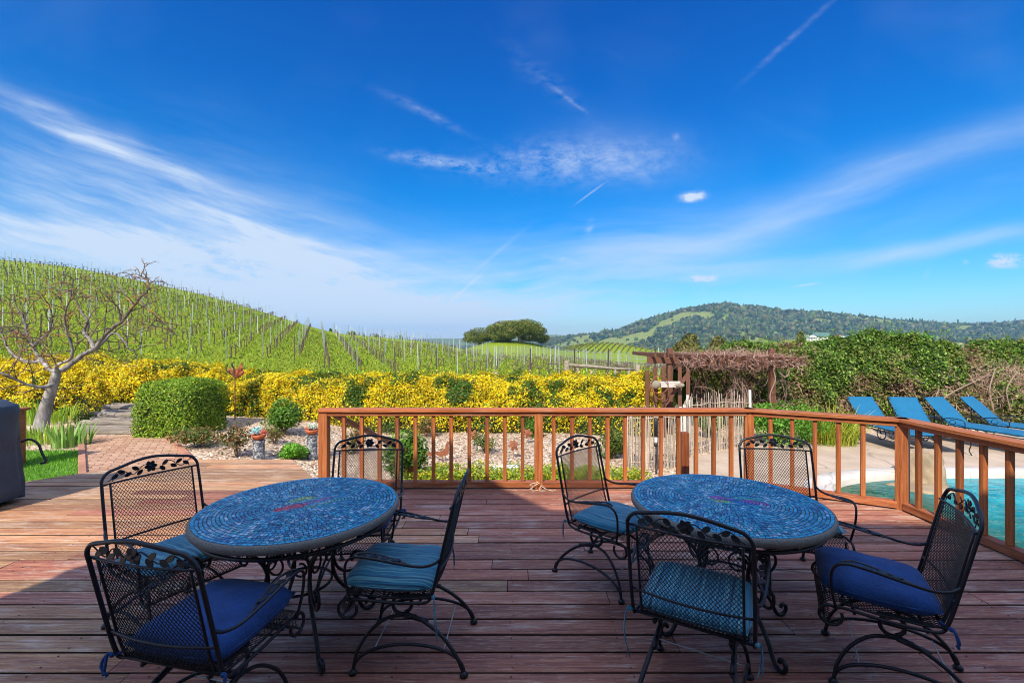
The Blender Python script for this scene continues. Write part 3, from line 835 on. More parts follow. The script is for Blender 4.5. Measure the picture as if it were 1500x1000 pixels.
# ------------------------------------------------------------------ tables
def build_table(loc, rz, seed, label, leg0, fish_pal):
    r = random.Random(seed); Rt = .55; H = .735
    root = empty('mosaic_table', (loc[0], loc[1], 0), rz, label, 'table', 'round mosaic patio tables')
    root.scale = (.974, .974, 1)
    # thick rim of stone
    m = MB(); m.lathe([(.10, H-.052), (Rt-.03, H-.052), (Rt-.010, H-.046), (Rt, H-.034), (Rt+.002, H-.018), (Rt-.003, H-.006), (Rt-.010, H-.0015), (Rt-.018, H-.002)], n=96)
    top = m.build('tabletop', MAT['rim'], root, smooth=True, sharp=40)
    m = MB(); m.lathe([(.02, H-.003), (Rt-.016, H-.003), (Rt-.017, H-.0008)], n=96); m.build('grout_bed', MAT['grout'], top, smooth=False)
    # tiles in rings that turn from circles outside to long ovals inside
    V = []; F = []; T = []
    blues = [(.012, .15, .32), (.018, .22, .40), (.03, .33, .48), (.010, .10, .22), (.07, .30, .46), (.15, .37, .50), (.015, .26, .36), (.34, .48, .58), (.10, .19, .36), (.02, .33, .40)]
    cyan = [(.02, .30, .50), (.025, .36, .55), (.02, .26, .45)]
    def el(t, a):
        k = t*Rt
        f = min(1, t*1.02)**1.0
        bx_ = k*(1.0); by_ = k*(.62+.38*min(1, max(0, (t-.25)/.6)))
        return bx_*math.cos(a), by_*math.sin(a)
    rings = 28; t = .968
    dt = (.968-.02)/rings
    for q in range(rings):
        t1 = .968-q*dt; t0 = t1-dt+.0055
        per = 2*PI*Rt*(t0+t1)/2*.93
        n = max(3, int(per/(.020 if q else .026))); ph = r.random()*6
        edges = [ph+2*PI*(k+r.uniform(-.18, .18))/n for k in range(n)]
        for k in range(n):
            a0 = edges[k]; a1 = edges[(k+1) % n]
            if a1 < a0: a1 += 2*PI
            g = .0032/(Rt*max(t1, .03)); 
            if q == 0: g *= .7
            a0 += g/2; a1 -= g/2
            if a1 <= a0: continue
            j = lambda: r.uniform(-.0016, .0016)
            c4 = [el(t0, a0), el(t0, a1), el(t1, a1), el(t1, a0)]
            if a1-a0 > .12: c4 = [el(t0, a0), el(t0, (a0+a1)/2), el(t0, a1), el(t1, a1), el(t1, (a0+a1)/2), el(t1, a0)]
            c4 = [(x+j(), y+j()) for x, y in c4]
            cx = sum(x for x, y in c4)/len(c4); cy = sum(y for x, y in c4)/len(c4)
            # colour: outer three rings clear cyan blue, then drifts of mixed blues, a fish in the middle
            if q == 0: col = r.choice(cyan)
            else:
                w = mnoise.noise(Vector((cx*6, cy*6, seed)))+r.uniform(-.5, .5)
                col = r.choice(blues if w > -.1 else blues[:5])
                if w > .42: col = r.choice(blues[4:8])
            for (ex, ey, rx, ry, rot, pc) in fish_pal:
                dx, dy = cx-ex, cy-ey; ca, sa = math.cos(rot), math.sin(rot)
                if ((dx*ca+dy*sa)/rx)**2+((-dx*sa+dy*ca)/ry)**2 < 1 and r.random() < .9: col = pc
            v = r.uniform(.7, 1.25); col = tuple(min(1, x*v) for x in col)
            hz = r.uniform(.0, .0012); b = len(V); nn = len(c4)
            V += [(x, y, H-.0025) for x, y in c4]
            V += [(x, y, H+hz) for x, y in [(cx+(x-cx)*.90, cy+(y-cy)*.90) for x, y in c4]]
            F += [tuple(b+nn+i for i in range(nn))]+[(b+i, b+(i+1) % nn, b+nn+(i+1) % nn, b+nn+i) for i in range(nn)]
            T += [col]*(2*nn)
    m = MB(); m.v = V; m.f = F; m.tint = T; m.mi = [0]*len(V)
    m.build('mosaic', MAT['tile'], top)
    # iron base
    m = MB(); m.tube([(.50*math.cos(a), .50*math.sin(a), H-.082) for a in [2*PI*k/64 for k in range(64)]], .0105, 8, closed=True)
    for k in range(4):
        a = leg0+PI/2*k; c, s = math.cos(a), math.sin(a)
        m.tube([(.50*c, .50*s, H-.082), (.495*c, .495*s, H-.05)], .009, 6)
    m.build('top_ring', MAT['iron'], root, smooth=True)
    m = MB(); m.tube([(.165*math.cos(a), .165*math.sin(a), .30) for a in [2*PI*k/32 for k in range(32)]], .008, 8, closed=True)
    m.build('stretcher_ring', MAT['iron'], root, smooth=True)
    for k in range(4):
        a = leg0+PI/2*k
        def pr(pts, w=0): return [Vector((x*math.cos(a)-w*math.sin(a), x*math.sin(a)+w*math.cos(a), z)) for x, z in pts]
        m = MB()
        m.tube(smooth_path(pr([(.495, .652), (.40, .605), (.34, .575), (.27, .53), (.205, .46), (.178, .39), (.18, .31), (.215, .235), (.275, .165), (.325, .10), (.35, .05), (.375, .018), (.41, .013), (.435, .035), (.43, .065), (.405, .07), (.395, .052)]), 5), .0115, 8)
        m.tube(smooth_path(pr([(.178, .40), (.20, .33), (.25, .285), (.315, .28), (.355, .315), (.355, .365), (.315, .385), (.285, .36), (.295, .335)]), 6), .009, 7)
        m.build('leg', MAT['iron'], root, smooth=True)
        m = MB()
        m.tube(smooth_path(pr([(.185, .44), (.12, .475), (.07, .51), (.055, .56), (.09, .60), (.14, .59), (.15, .55), (.12, .54)]), 6), .008, 7)
        b2 = a+PI/4; c, s = math.cos(b2), math.sin(b2)
        # side scrolls between neighbouring legs
        pts = []
        a0, a1 = a, a+PI/2
        p0 = Vector((.19*math.cos(a0), .19*math.sin(a0), .45)); p1 = Vector((.19*math.cos(a1), .19*math.sin(a1), .45))
        mid = (p0+p1)/2; dr = (p1-p0).normalized()
        for sg in (-1, 1):
            sp = [mid+dr*sg*(.115-.0*q)+Vector((0, 0, 0)) for q in range(1)]
            sp = []
            for q in range(22):
                th = q/21*2.6*PI; rr = .066*(1-.62*q/21)
                sp.append(mid+dr*sg*(.078+rr*math.cos(th))+Vector((0, 0, .0+rr*math.sin(th)*1.0-.01)))
            m.tube(sp, .0065, 6)
        m.build('scroll', MAT['iron'], root, smooth=True)
    return root
fishL = [(-.05, -.02, .10, .035, .25, (.55, .06, .10)), (.10, .04, .11, .02, .3, (.30, .12, .30)), (.0, .085, .10, .018, .2, (.22, .42, .14)), (-.0, .115, .07, .014, .2, (.45, .50, .12)), (.12, -.03, .12, .012, .35, (.18, .38, .22))]
fishR = [(-.02, .02, .07, .035, -.2, (.38, .07, .34)), (.16, .0, .08, .035, -.1, (.28, .05, .30)), (-.03, -.03, .06, .022, -.1, (.22, .42, .12)), (.08, -.02, .10, .02, -.3, (.02, .12, .4)), (.14, .06, .08, .012, -.1, (.10, .36, .22))]
build_table((-1.195, 2.585), R(24), 5, 'round blue mosaic table with a red and yellow motif, left on the deck', R(-52-24), fishL)
build_table((1.25, 2.66), R(-18), 9, 'round blue mosaic table with a purple and green motif, right on the deck', R(-76+18), fishR)

# ------------------------------------------------------------------ chairs
def chair_surface(u, s):
    """u lateral (m), s metres along the seat+back sheet from the top of the back"""
    prof = CH_PROF; k = min(max(s/CH_LEN*(len(prof)-1), 0), len(prof)-1.001); i = int(k); f = k-i
    p = prof[i].lerp(prof[i+1], f)
    curve = .018*(1-(u/.215)**2)
    nx = 1.0 if s < .42 else max(0, 1-(s-.42)/.12)
    return Vector((u, p.y-curve*nx, p.z))
_raw = smooth_path([(0, -.222, .840), (0, -.198, .74), (0, -.172, .62), (0, -.146, .50), (0, -.128, .43), (0, -.090, .392), (0, 0, .385), (0, .12, .392), (0, .24, .402), (0, .30, .398), (0, .332, .370), (0, .335, .335), (0, .31, .31), (0, .285, .32)], 8)
_d = [0]
for i in range(1, len(_raw)): _d.append(_d[-1]+(_raw[i]-_raw[i-1]).length)
CH_LEN = _d[-1]
CH_PROF = []
for k in range(120):
    s = CH_LEN*k/119; i = min(max(int(np.searchsorted(_d, s))-1, 0), len(_raw)-2)
    CH_PROF.append(_raw[i].lerp(_raw[i+1], (s-_d[i])/max(_d[i+1]-_d[i], 1e-6)))
def mesh_strands(mb, s0, s1, W=.205, w=.0175, h=.024, r=.0018):
    for sg in (-1, 1):
        k = -int(((s1-s0)*w/h+2*W)/w)-2
        while True:
            # strand: u = -W + k*w + sg*(s-s0)*w/h
            us = -W+k*w
            if sg > 0:
                if us > W: break
            else:
                if us > W+(s1-s0)*w/h: break
            k += 1
            pts = []
            ns = max(3, int((s1-s0)/.03))
            sA, sB = s0, s1
            # clip to |u|<=W
            if sg > 0:
                sA = max(s0, s0+(-W-us)*h/w); sB = min(s1, s0+(W-us)*h/w)
            else:
                sA = max(s0, s0+(us-W)*h/w); sB = min(s1, s0+(us+W)*h/w)
            if sB-sA < .006: continue
            m = max(2, int((sB-sA)/.028)+1)
            for q in range(m+1):
                s = sA+(sB-sA)*q/m; pts.append(chair_surface(us+sg*(s-s0)*w/h, s))
            mb.tube(pts, r, 3, cap=False)
def leaf_shape(mb, c, d, n, L, W, th=.004):
    """small flat pointed leaf"""
    d = Vector(d).normalized(); n = Vector(n).normalized(); s = n.cross(d).normalized(); c = Vector(c)
    M = Matrix((d, s, n)).transposed().to_4x4(); M.translation = c
    out = []
    for k in range(12):
        a = 2*PI*k/12; rr = 1-.28*abs(math.sin(a))
        out.append((L/2*math.cos(a), W/2*math.sin(a)*(1 if abs(math.cos(a)) < .8 else .7)))
    mb.prism(out, th, M)
def make_chair():
    root = empty('patio_chair', (0, 0, 0))
    iron = MAT['iron']
    # ---- back frame
    m = MB()
    def ar(side): return [(side*.25, -.118, .400), (side*.252, -.140, .47), (side*.252, -.180, .64), (side*.25, -.222, .82), (side*.245, -.235, .868), (side*.215, -.243, .903), (side*.16, -.250, .918)]
    L = smooth_path(ar(-1), 5); Rr = smooth_path(ar(1), 5)[::-1]
    midp = smooth_path([(-.16, -.250, .918), (-.08, -.262, .936), (0, -.266, .944), (.08, -.262, .936), (.16, -.250, .918)], 5)
    m.tube(L+midp[1:-1]+Rr, .0085, 8)
    bf = m.build('back_frame', iron, root, smooth=True)
    m = MB()
    for side in (-1, 1):
        m.tube(smooth_path([(side*.212, -.120, .41), (side*.212, -.148, .50), (side*.212, -.175, .62), (side*.212, -.224, .842)], 4), .0055, 6)
    m.tube([chair_surface(-.25+.5*q/10, 0)+Vector((0, 0, .002)) for q in range(11)], .0058, 6)
    m.tube(smooth_path([(-.25, -.150, .525), (-.12, -.172, .523), (0, -.178, .522), (.12, -.172, .523), (.25, -.150, .525)], 4), .0062, 6)
    m.build('inner_frame', iron, bf, smooth=True)
    # ---- crest: vine with leaves and a flower
    m = MB(); pts = []
    def cre(x, z):  # point on the crest surface
        f = (z-.84)/.1
        return Vector((x, -.222-.018*(1-(x/.215)**2)-.026*f, z))
    for k in range(49):
        x = -.222+.444*k/48; env = .045+.012*math.cos(x/.22*PI/2)
        pts.append(cre(x, .876+.010*math.cos(x*7)+.020*math.sin(x/.444*2*PI*3.5)))
    m.tube(pts, .0028, 5)
    nrm = Vector((0, -1, .25))
    for (x, z, an) in ((-.185, .872, .6), (-.150, .890, -.5), (-.118, .868, .5), (-.075, .895, -.7), (-.058, .865, .8), (.060, .866, -.8), (.080, .894, .6), (.120, .868, -.5), (.152, .890, .6), (.186, .872, -.5)):
        leaf_shape(m, cre(x, z)+Vector((0, -.003, 0)), (math.cos(an), 0, math.sin(an)), nrm, .040, .024)
    for (x, an) in ((-.20, 1.1), (.20, 2.0)):
        m.tube(smooth_path([cre(x, .85), cre(x+.01*(1 if x < 0 else -1), .875), cre(x+.03*(1 if x < 0 else -1), .885)], 4), .0025, 5)
    for k in range(6):
        a = PI/3*k; c = cre(.019*math.cos(a), .888+.019*math.sin(a))+Vector((0, -.005, 0))
        leaf_shape(m, c, (math.cos(a), 0, math.sin(a)), nrm, .030, .024, .005)
    m.ball(cre(0, .888)+Vector((0, -.008, 0)), (.010, .006, .010))
    m.build('crest_ornament', iron, root, smooth=False)
    # ---- meshes
    sb = .452
    m = MB(); mesh_strands(m, .004, sb, .209); m.build('back_mesh', MAT['iron_mesh'], root)
    m = MB(); mesh_strands(m, sb+.002, CH_LEN-.004, .225); m.build('seat_mesh', MAT['iron_mesh'], root)
    # ---- seat frame: side rails with front scrolls
    m = MB()
    for side in (-1, 1):
        p = [Vector((side*.25, -.118, .400)), Vector((side*.25, -.10, .385)), Vector((side*.25, -.04, .377)), Vector((side*.25, .1, .380)), Vector((side*.25, .24, .392))]
        cx, cz, rr = .292, .345, .046
        for q in range(16):
            th = PI*.62-q/15*1.75*PI; p.append(Vector((side*.25, cx+rr*math.cos(th), cz+rr*math.sin(th))))
        m.tube(smooth_path(p, 3), .0075, 7)
        m.tube([(side*.228, y, z) for y, z in ((-.12, .40), (-.05, .388), (.1, .390), (.25, .402))], .005, 5)
    m.tube([(-.25, .20, .376), (.25, .20, .376)], .007, 6); m.tube([(-.25, -.06, .372), (.25, -.06, .372)], .007, 6)
    m.tube([(-.25, -.118, .402), (.25, -.118, .402)], .007, 6); m.tube([(-.25, .315, .312), (.25, .315, .312)], .006, 6)
    m.build('seat_frame', iron, root, smooth=True)
    # ---- armrests
    for side in (-1, 1):
        m = MB()
        m.tube(smooth_path([(side*.252, -.172, .60), (side*.266, -.135, .578), (side*.282, -.07, .572), (side*.292, .03, .590), (side*.297, .14, .612), (side*.296, .225, .622), (side*.292, .272, .606), (side*.285, .292, .56), (side*.276, .290, .48), (side*.262, .272, .385)], 6), .0068, 7)
        arm = m.build('armrest', iron, root, smooth=True)
        m = MB()
        m.tube(smooth_path([(side*.286, -.03, .580), (side*.262, .04, .592), (side*.248, .13, .611), (side*.252, .21, .624), (side*.275, .250, .622), (side*.293, .24, .620)], 5), .0042, 6)
        for q in range(4):
            y = .045+.055*q; leaf_shape(m, (side*(.272), y, .598+.008*q), (side*.35*(-1)**q, 1, .1), (0, -.1, 1), .046, .026, .003)
        m.tube([(side*.278, .0, .586), (side*.266, .08, .598), (side*.276, .15, .61), (side*.27, .24, .62)], .0025, 5)
        m.build('leaf_ornament', iron, arm, smooth=False)
    # ---- spring base
    for side in (-1, 1):
        m = MB(); fx = .215
        # low arch from front foot to back foot
        m.tube([(side*(fx-.01*math.sin(PI*q/24)), .278*math.cos(PI*q/24), .012+.135*math.sin(PI*q/24)**.85) for q in range(25)], .0085, 7)
        # tall arch through the hub, curling into the spring ring
        m.tube(smooth_path([(side*fx, .278, .012), (side*(fx-.006), .262, .10), (side*(fx-.02), .21, .19), (side*(fx-.04), .13, .252), (side*(fx-.05), .045, .268), (side*(fx-.052), -.03, .262)], 5), .0085, 7)
        p = [Vector(q) for q in ((side*fx, -.278, .012), (side*(fx-.008), -.235, .10), (side*(fx-.03), -.155, .185), (side*(fx-.045), -.06, .245), (side*(fx-.05), .02, .274))]
        cy, cz, rr = .045, .322, .047
        for q in range(18):
            th = -PI*.5+q/17*1.9*PI; p.append(Vector((side*(fx-.05-.012*q/17), cy+rr*math.cos(th), cz+rr*math.sin(th))))
        m.tube(smooth_path(p, 4), .0095, 8)
        m.tube([(side*(fx-.055), .10, .366), (side*(fx-.055), -.10, .366)], .0105, 7)
        m.tube([(side*(fx-.05), .03, .268), (side*(fx-.05), -.09, .238)], .012, 7)
        leg = m.build('spring_leg', iron, root, smooth=True)
        for fy in (.278, -.278):
            m = MB(); m.lathe([(.006, .0), (.020, .001), (.022, .010), (.015, .020), (.008, .026)], (side*fx, fy, 0), 12)
            m.build('foot', iron, leg, smooth=True)
    for pts_, r_, mt_ in (([(-.20, .175, .118), (.20, .175, .118)], .0032, 'post_steel'), ([(-.20, -.175, .118), (.20, -.175, .118)], .0032, 'post_steel'), ([(-.165, .02, .372), (.165, .02, .372)], .008, 'iron')):
        m = MB(); m.tube(pts_, r_, 6); m.build('cross_rod', MAT[mt_], root, smooth=True)
    return root
def cushion_mesh(thick=.075, L=.45, W=.455, puff=.016, seed=1):
    """puffed seat pad lying on the mesh seat"""
    n = 22; V = []; F = []
    for top in (1, 0):
        for i in range(n+1):
            for j in range(n+1):
                u = -1+2*i/n; v = -1+2*j/n
                # rounded square
                x = u*W/2; y = v*L/2
                k = 6.0; edge = (abs(u)**k+abs(v)**k)
                rr = min(1.0, edge)**(1/k) if edge > 0 else 0
                cr = 1-.06*(abs(u*v))**3
                e = max(0.0, 1-rr**5)
                nz = mnoise.noise(Vector((x*9, y*9, seed)))*.009+mnoise.noise(Vector((x*5+y*14, y*3, seed+4)))*.007
                hh = thick/2*(e**.42)+(puff*(1-u*u)*(1-v*v) if top else 0)+(nz*e if top else 0)
                y2 = y*cr+.10; xx = x*cr
                zs = .400+.028*max(0, (v+.1))*.6
                V.append((xx, y2, zs+thick/2+.004+(hh if top else -hh)))
    m = n+1
    for t in (0, 1):
        for i in range(n):
            for j in range(n):
                a = t*m*m+i*m+j; q = (a, a+m, a+m+1, a+1)
                F.append(q if t == 0 else q[::-1])
    bm = bmesh.new(); vs = [bm.verts.new(p) for p in V]
    for f in F: bm.faces.new([vs[i] for i in f])
    bmesh.ops.remove_doubles(bm, verts=bm.verts, dist=.0008)
    me = bpy.data.meshes.new('cushion'); bm.to_mesh(me); bm.free()
    me.polygons.foreach_set('use_smooth', [True]*len(me.polygons))
    return me
def piping_mesh(thick, L, W, mat):
    m = MB(); pts = []
    for k in range(64):
        a = 2*PI*k/64; c, s = math.cos(a), math.sin(a); e = .36
        x = math.copysign(abs(c)**e, c)*W/2*.985; v = math.copysign(abs(s)**e, s)*.985
        pts.append((x, v*L/2+.10, .400+.028*max(0, v+.1)*.6+thick/2+.004))
    m.tube(pts, .0042, 5, closed=True); o = m.build('piping', mat, None, smooth=True); me = o.data; bpy.data.objects.remove(o); return me
CH0 = make_chair()
cush_navy = cushion_mesh(.10, .47, .47, .022, 3); cush_navy.materials.append(MAT['navy'])
cush_str = cushion_mesh(.062, .47, .475, .008, 8); cush_str.materials.append(MAT['stripe'])
pip = {'n': piping_mesh(.10, .47, .47, MAT['navy']), 's': piping_mesh(.062, .47, .475, MAT['stripe'])}
def tie_mesh(seed, mat, long, side):
    r = random.Random(seed); m = MB()
    if 1:
        for q in range(2):
            a = Vector((side*.245, -.125, .415)); L = r.uniform(.10, .22) if long else .07
            p = [a+Vector((side*-.02, .02, .01)), a, a+Vector((side*.03, -.015, .005)), a+Vector((side*(.025+.02*r.random()), -.02-.01*r.random(), -L*.5)), a+Vector((side*(.01+.03*r.random()), -.03, -L))]
            m.tube(smooth_path(p, 4), .0028 if long else .006, 5)
        m.ball((side*.262, -.135, .415), (.012, .010, .010))
    me_o = m.build('tie', mat, None, smooth=True); me = me_o.data; bpy.data.objects.remove(me_o); return me
ties = {(k_, sd): tie_mesh(3+sd, MAT[mt_], k_ == 's', sd) for k_, mt_ in (('n', 'navy'), ('s', 'stripe')) for sd in (-1, 1)}
chairs = [
    ('n', (-1.305, 1.885), (.21, .978), 'black iron mesh chair with plain navy cushion, nearest the camera at the left mosaic table'),
    ('s', (-2.01, 2.69), (.87, -.49), 'black iron mesh chair with teal striped cushion, at the far left beside the sunlit boards'),
    ('n', (-1.06, 3.20), (.08, -.995), 'black iron mesh chair with blue cushion behind the left mosaic table near the railing'),
    ('s', (-.51, 2.48), (-1.0, .03), 'black iron chair with teal striped cushion seen side-on, right of the left mosaic table'),
    ('s', (.657, 3.24), (.69, -.72), 'black iron chair with teal striped cushion behind the left side of the right mosaic table'),
    ('s', (.846, 2.109), (.497, .868), 'black iron chair with teal striped cushion seen from behind, nearest at the right mosaic table'),
    ('s', (1.95, 3.22), (-.17, -.985), 'black iron mesh chair tucked behind the right mosaic table, facing the camera'),
    ('n', (1.912, 2.26), (-.86, .5), 'black iron chair with navy cushion seen side-on, at the far right by the railing'),
]
GC = 'wrought iron patio chairs around the two mosaic tables'
for i, (k, (x, y), (fx, fy), lab) in enumerate(chairs):
    c = CH0 if i == 0 else copy_tree(CH0)
    KIDS[i] = c
    c.location = (x, y, .002); c.rotation_euler = (0, 0, math.atan2(fy, fx)-PI/2)
    tag(c, lab, 'chair', GC)
for i, (k, p_, f_, lab) in enumerate(chairs):
    c = KIDS[i]
    cu = bpy.data.objects.new('cushion', cush_navy if k == 'n' else cush_str); COL.objects.link(cu); cu.parent = c
    cu['label'] = 'plain navy blue seat cushion' if k == 'n' else 'teal and blue striped seat cushion'
    pp = bpy.data.objects.new('piping', pip[k]); COL.objects.link(pp); pp.parent = cu
    for sd in (-1, 1): ti = bpy.data.objects.new('tie', ties[(k, sd)]); COL.objects.link(ti); ti.parent = cu
# ------------------------------------------------------------------ planting
YEL = [(.80, .60, .004), (.90, .72, .008), (.66, .43, .005), (.72, .68, .03), (.42, .25, .010), (.30, .38, .02)]
GRN = [(.05, .12, .012), (.08, .17, .014), (.12, .22, .02), (.035, .085, .012)]
def hedge(name, cfun, n, leaf, pal_fun, label, cat, seed, rough=.10, group=None, core_col=(.05, .06, .015), back=False, lf_aspect=.6):
    """long clipped or rough hedge. cfun(s in 0..1) -> (x, y, z0, z1, half_depth)"""
    rng = np.random.default_rng(seed)
    def surf(s, a, push=0.0):
        x, y, z0, z1, hd = cfun(s)
        e = .55
        ca, sa = math.cos(a), math.sin(a)
        yy = -np.sign(ca)*abs(ca)**e*(hd+push); zz = abs(sa)**e*(z1-z0+push)
        return x, y+yy, z0+zz
    S = rng.random(n); A = rng.random(n)**.95*(PI if back else PI*.72)
    P = np.array([surf(s, a) for s, a in zip(S, A)])
    N = np.stack([rng.normal(0, .35, n), -np.cos(A), np.sin(A)], 1)
    N0 = N/np.linalg.norm(N, axis=1, keepdims=True)
    d = vnoise(P, 1.7, seed)*rough*1.6+vnoise(P, 5.0, seed+3)*rough*.8
    depth = -rng.exponential(.055, n)+rng.normal(0, .012, n)
    spr = (rng.random(n) < .03)*rng.random(n)*rough*1.5
    P = P+N0*(d+depth+spr)[:, None]
    T = pal_fun(P, rng)
    nn = N0*.8+rng.normal(0, .55, (n, 3)); nn[:, 2] += .25
    sz = leaf*rng.uniform(.6, 1.35, n)
    V, F = leaf_arrays(P, nn, sz, rng, lf_aspect)
    T = np.repeat(T, 4, 0)
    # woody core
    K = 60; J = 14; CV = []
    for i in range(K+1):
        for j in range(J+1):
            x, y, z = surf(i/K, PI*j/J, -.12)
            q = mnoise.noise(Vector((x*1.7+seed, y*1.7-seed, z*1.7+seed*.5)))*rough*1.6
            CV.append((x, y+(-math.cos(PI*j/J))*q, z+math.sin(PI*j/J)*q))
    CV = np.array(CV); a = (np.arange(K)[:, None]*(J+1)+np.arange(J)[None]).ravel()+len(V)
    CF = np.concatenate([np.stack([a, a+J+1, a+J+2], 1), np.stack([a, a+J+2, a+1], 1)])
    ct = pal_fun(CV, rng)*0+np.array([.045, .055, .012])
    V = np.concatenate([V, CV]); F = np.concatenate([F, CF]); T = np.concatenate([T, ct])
    o = np_mesh(name, V, F, MAT['leaf'], tint=T)
    return tag(o, label, cat, group)

def pal_yellow(P, rng, bias=0.0, seed=2.0):
    n = len(P)
    g = vnoise(P, 1.25, seed)+.6*vnoise(P, 3.4, seed+7)+rng.normal(0, .16, n)
    low = (P[:, 2] < .1)*.12
    T = palette_pick(rng, n, YEL, [3.2, 3, 1.6, 1.8, .9, 1.5])*(.95+.25*vnoise(P, 2.6, seed+4))[:, None]
    Gc = palette_pick(rng, n, GRN)
    red = palette_pick(rng, n, [(.30, .13, .02), (.36, .20, .02)])
    m = (g+low+bias) > .24; T[m] = Gc[m]
    m2 = (rng.random(n) < .07); T[m2] = red[m2]
    return T
def cf_left(s):
    x = -15+s*(8.6); y = 11.15
    q = min(1, max(0, (s-.80)/.2)); q = q*q*(3-2*q); return x, y, .02, 1.24-.10*s-.34*q, .95-.25*q
def cf_mid(s):
    x = -7.1+s*2.5
    return x, 11.15, -.05, 1.02-.06*s, .85
def cf_right(s):
    x = -7.4+s*10.75; y = 11.25-.35*max(0, s-.75)*4
    t = min(1, s/.25)
    return x, y, -.12-.36*t, .92-.10*t+.06*max(0, s-.8)*5, .85
hedge('flowering_hedge', cf_left, 80000, .046, lambda P, r: pal_yellow(P, r, -.35), 'low hedge covered in yellow blossom behind the bare tree and the timber steps', 'hedge', 3, rough=.14)
hedge('flowering_hedge', cf_right, 115000, .046, lambda P, r: pal_yellow(P, r, .0, 5.0), 'long yellow flowering hedge with green patches running behind the gravel bed and deck railing', 'hedge', 4, rough=.12)
def cf_clip(s):
    x = -7.72+s*1.86; t = abs(s-.5)*2
    return x, 9.75, -.22, .90-.05*t**6-.04*mnoise.noise(Vector((x*2, 0, 0))), .58*(1-.35*t**8)
def pal_clip(P, rng):
    n = len(P); T = palette_pick(rng, n, [(.14, .26, .014), (.21, .36, .022), (.32, .44, .03), (.06, .12, .010), (.42, .46, .04)], [3, 3, 2, 2, 1])
    return T
def caps(o_name, ends): pass
def box_bush(name, c, half, z0, n, leaf, palf, label, seed, e=.34, rough=.05):
    rng = np.random.default_rng(seed); D = rng.normal(size=(n, 3)); D[:, 2] = np.abs(D[:, 2])*1.0-.0
    D /= np.linalg.norm(D, axis=1, keepdims=True)
    def surf(D, k=1.0):
        m_ = (np.abs(D[:, 0])**(2/e)+np.abs(D[:, 1])**(2/e)+np.abs(D[:, 2])**(2/e))**(e/2)
        return D/m_[:, None]*np.array(half)*k
    P = surf(D); N = np.sign(P)*np.abs(P/np.array(half))**3+.001; N /= np.linalg.norm(N, axis=1, keepdims=True)
    P = P+N*(vnoise(P, 2.0, seed)*rough*1.5-rng.exponential(.05, n)+rng.normal(0, .012, n)+(rng.random(n) < .04)*.05)[:, None]
    W = P+np.array([c[0], c[1], z0]); T = palf(W, rng)
    V, F = leaf_arrays(W, N*.8+rng.normal(0, .55, (n, 3)), leaf*rng.uniform(.6, 1.35, n), rng, .6)
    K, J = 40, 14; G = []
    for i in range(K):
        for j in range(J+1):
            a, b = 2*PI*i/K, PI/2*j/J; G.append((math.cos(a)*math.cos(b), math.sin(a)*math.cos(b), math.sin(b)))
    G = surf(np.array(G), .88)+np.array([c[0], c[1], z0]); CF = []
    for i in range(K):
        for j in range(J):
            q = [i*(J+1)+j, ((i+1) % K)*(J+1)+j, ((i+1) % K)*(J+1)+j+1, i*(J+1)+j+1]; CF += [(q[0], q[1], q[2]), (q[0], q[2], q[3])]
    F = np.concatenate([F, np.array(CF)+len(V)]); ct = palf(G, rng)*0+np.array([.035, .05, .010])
    return tag(np_mesh(name, np.concatenate([V, G]), F, MAT['leaf'], tint=np.concatenate([np.repeat(T, 4, 0), ct])), label, 'hedge')
box_bush('clipped_hedge', (-6.45, 8.92), (.60, .62, 1.06), -.14, 34000, .036, pal_clip, 'rounded clipped green bush beside the brick path and timber steps', 6)

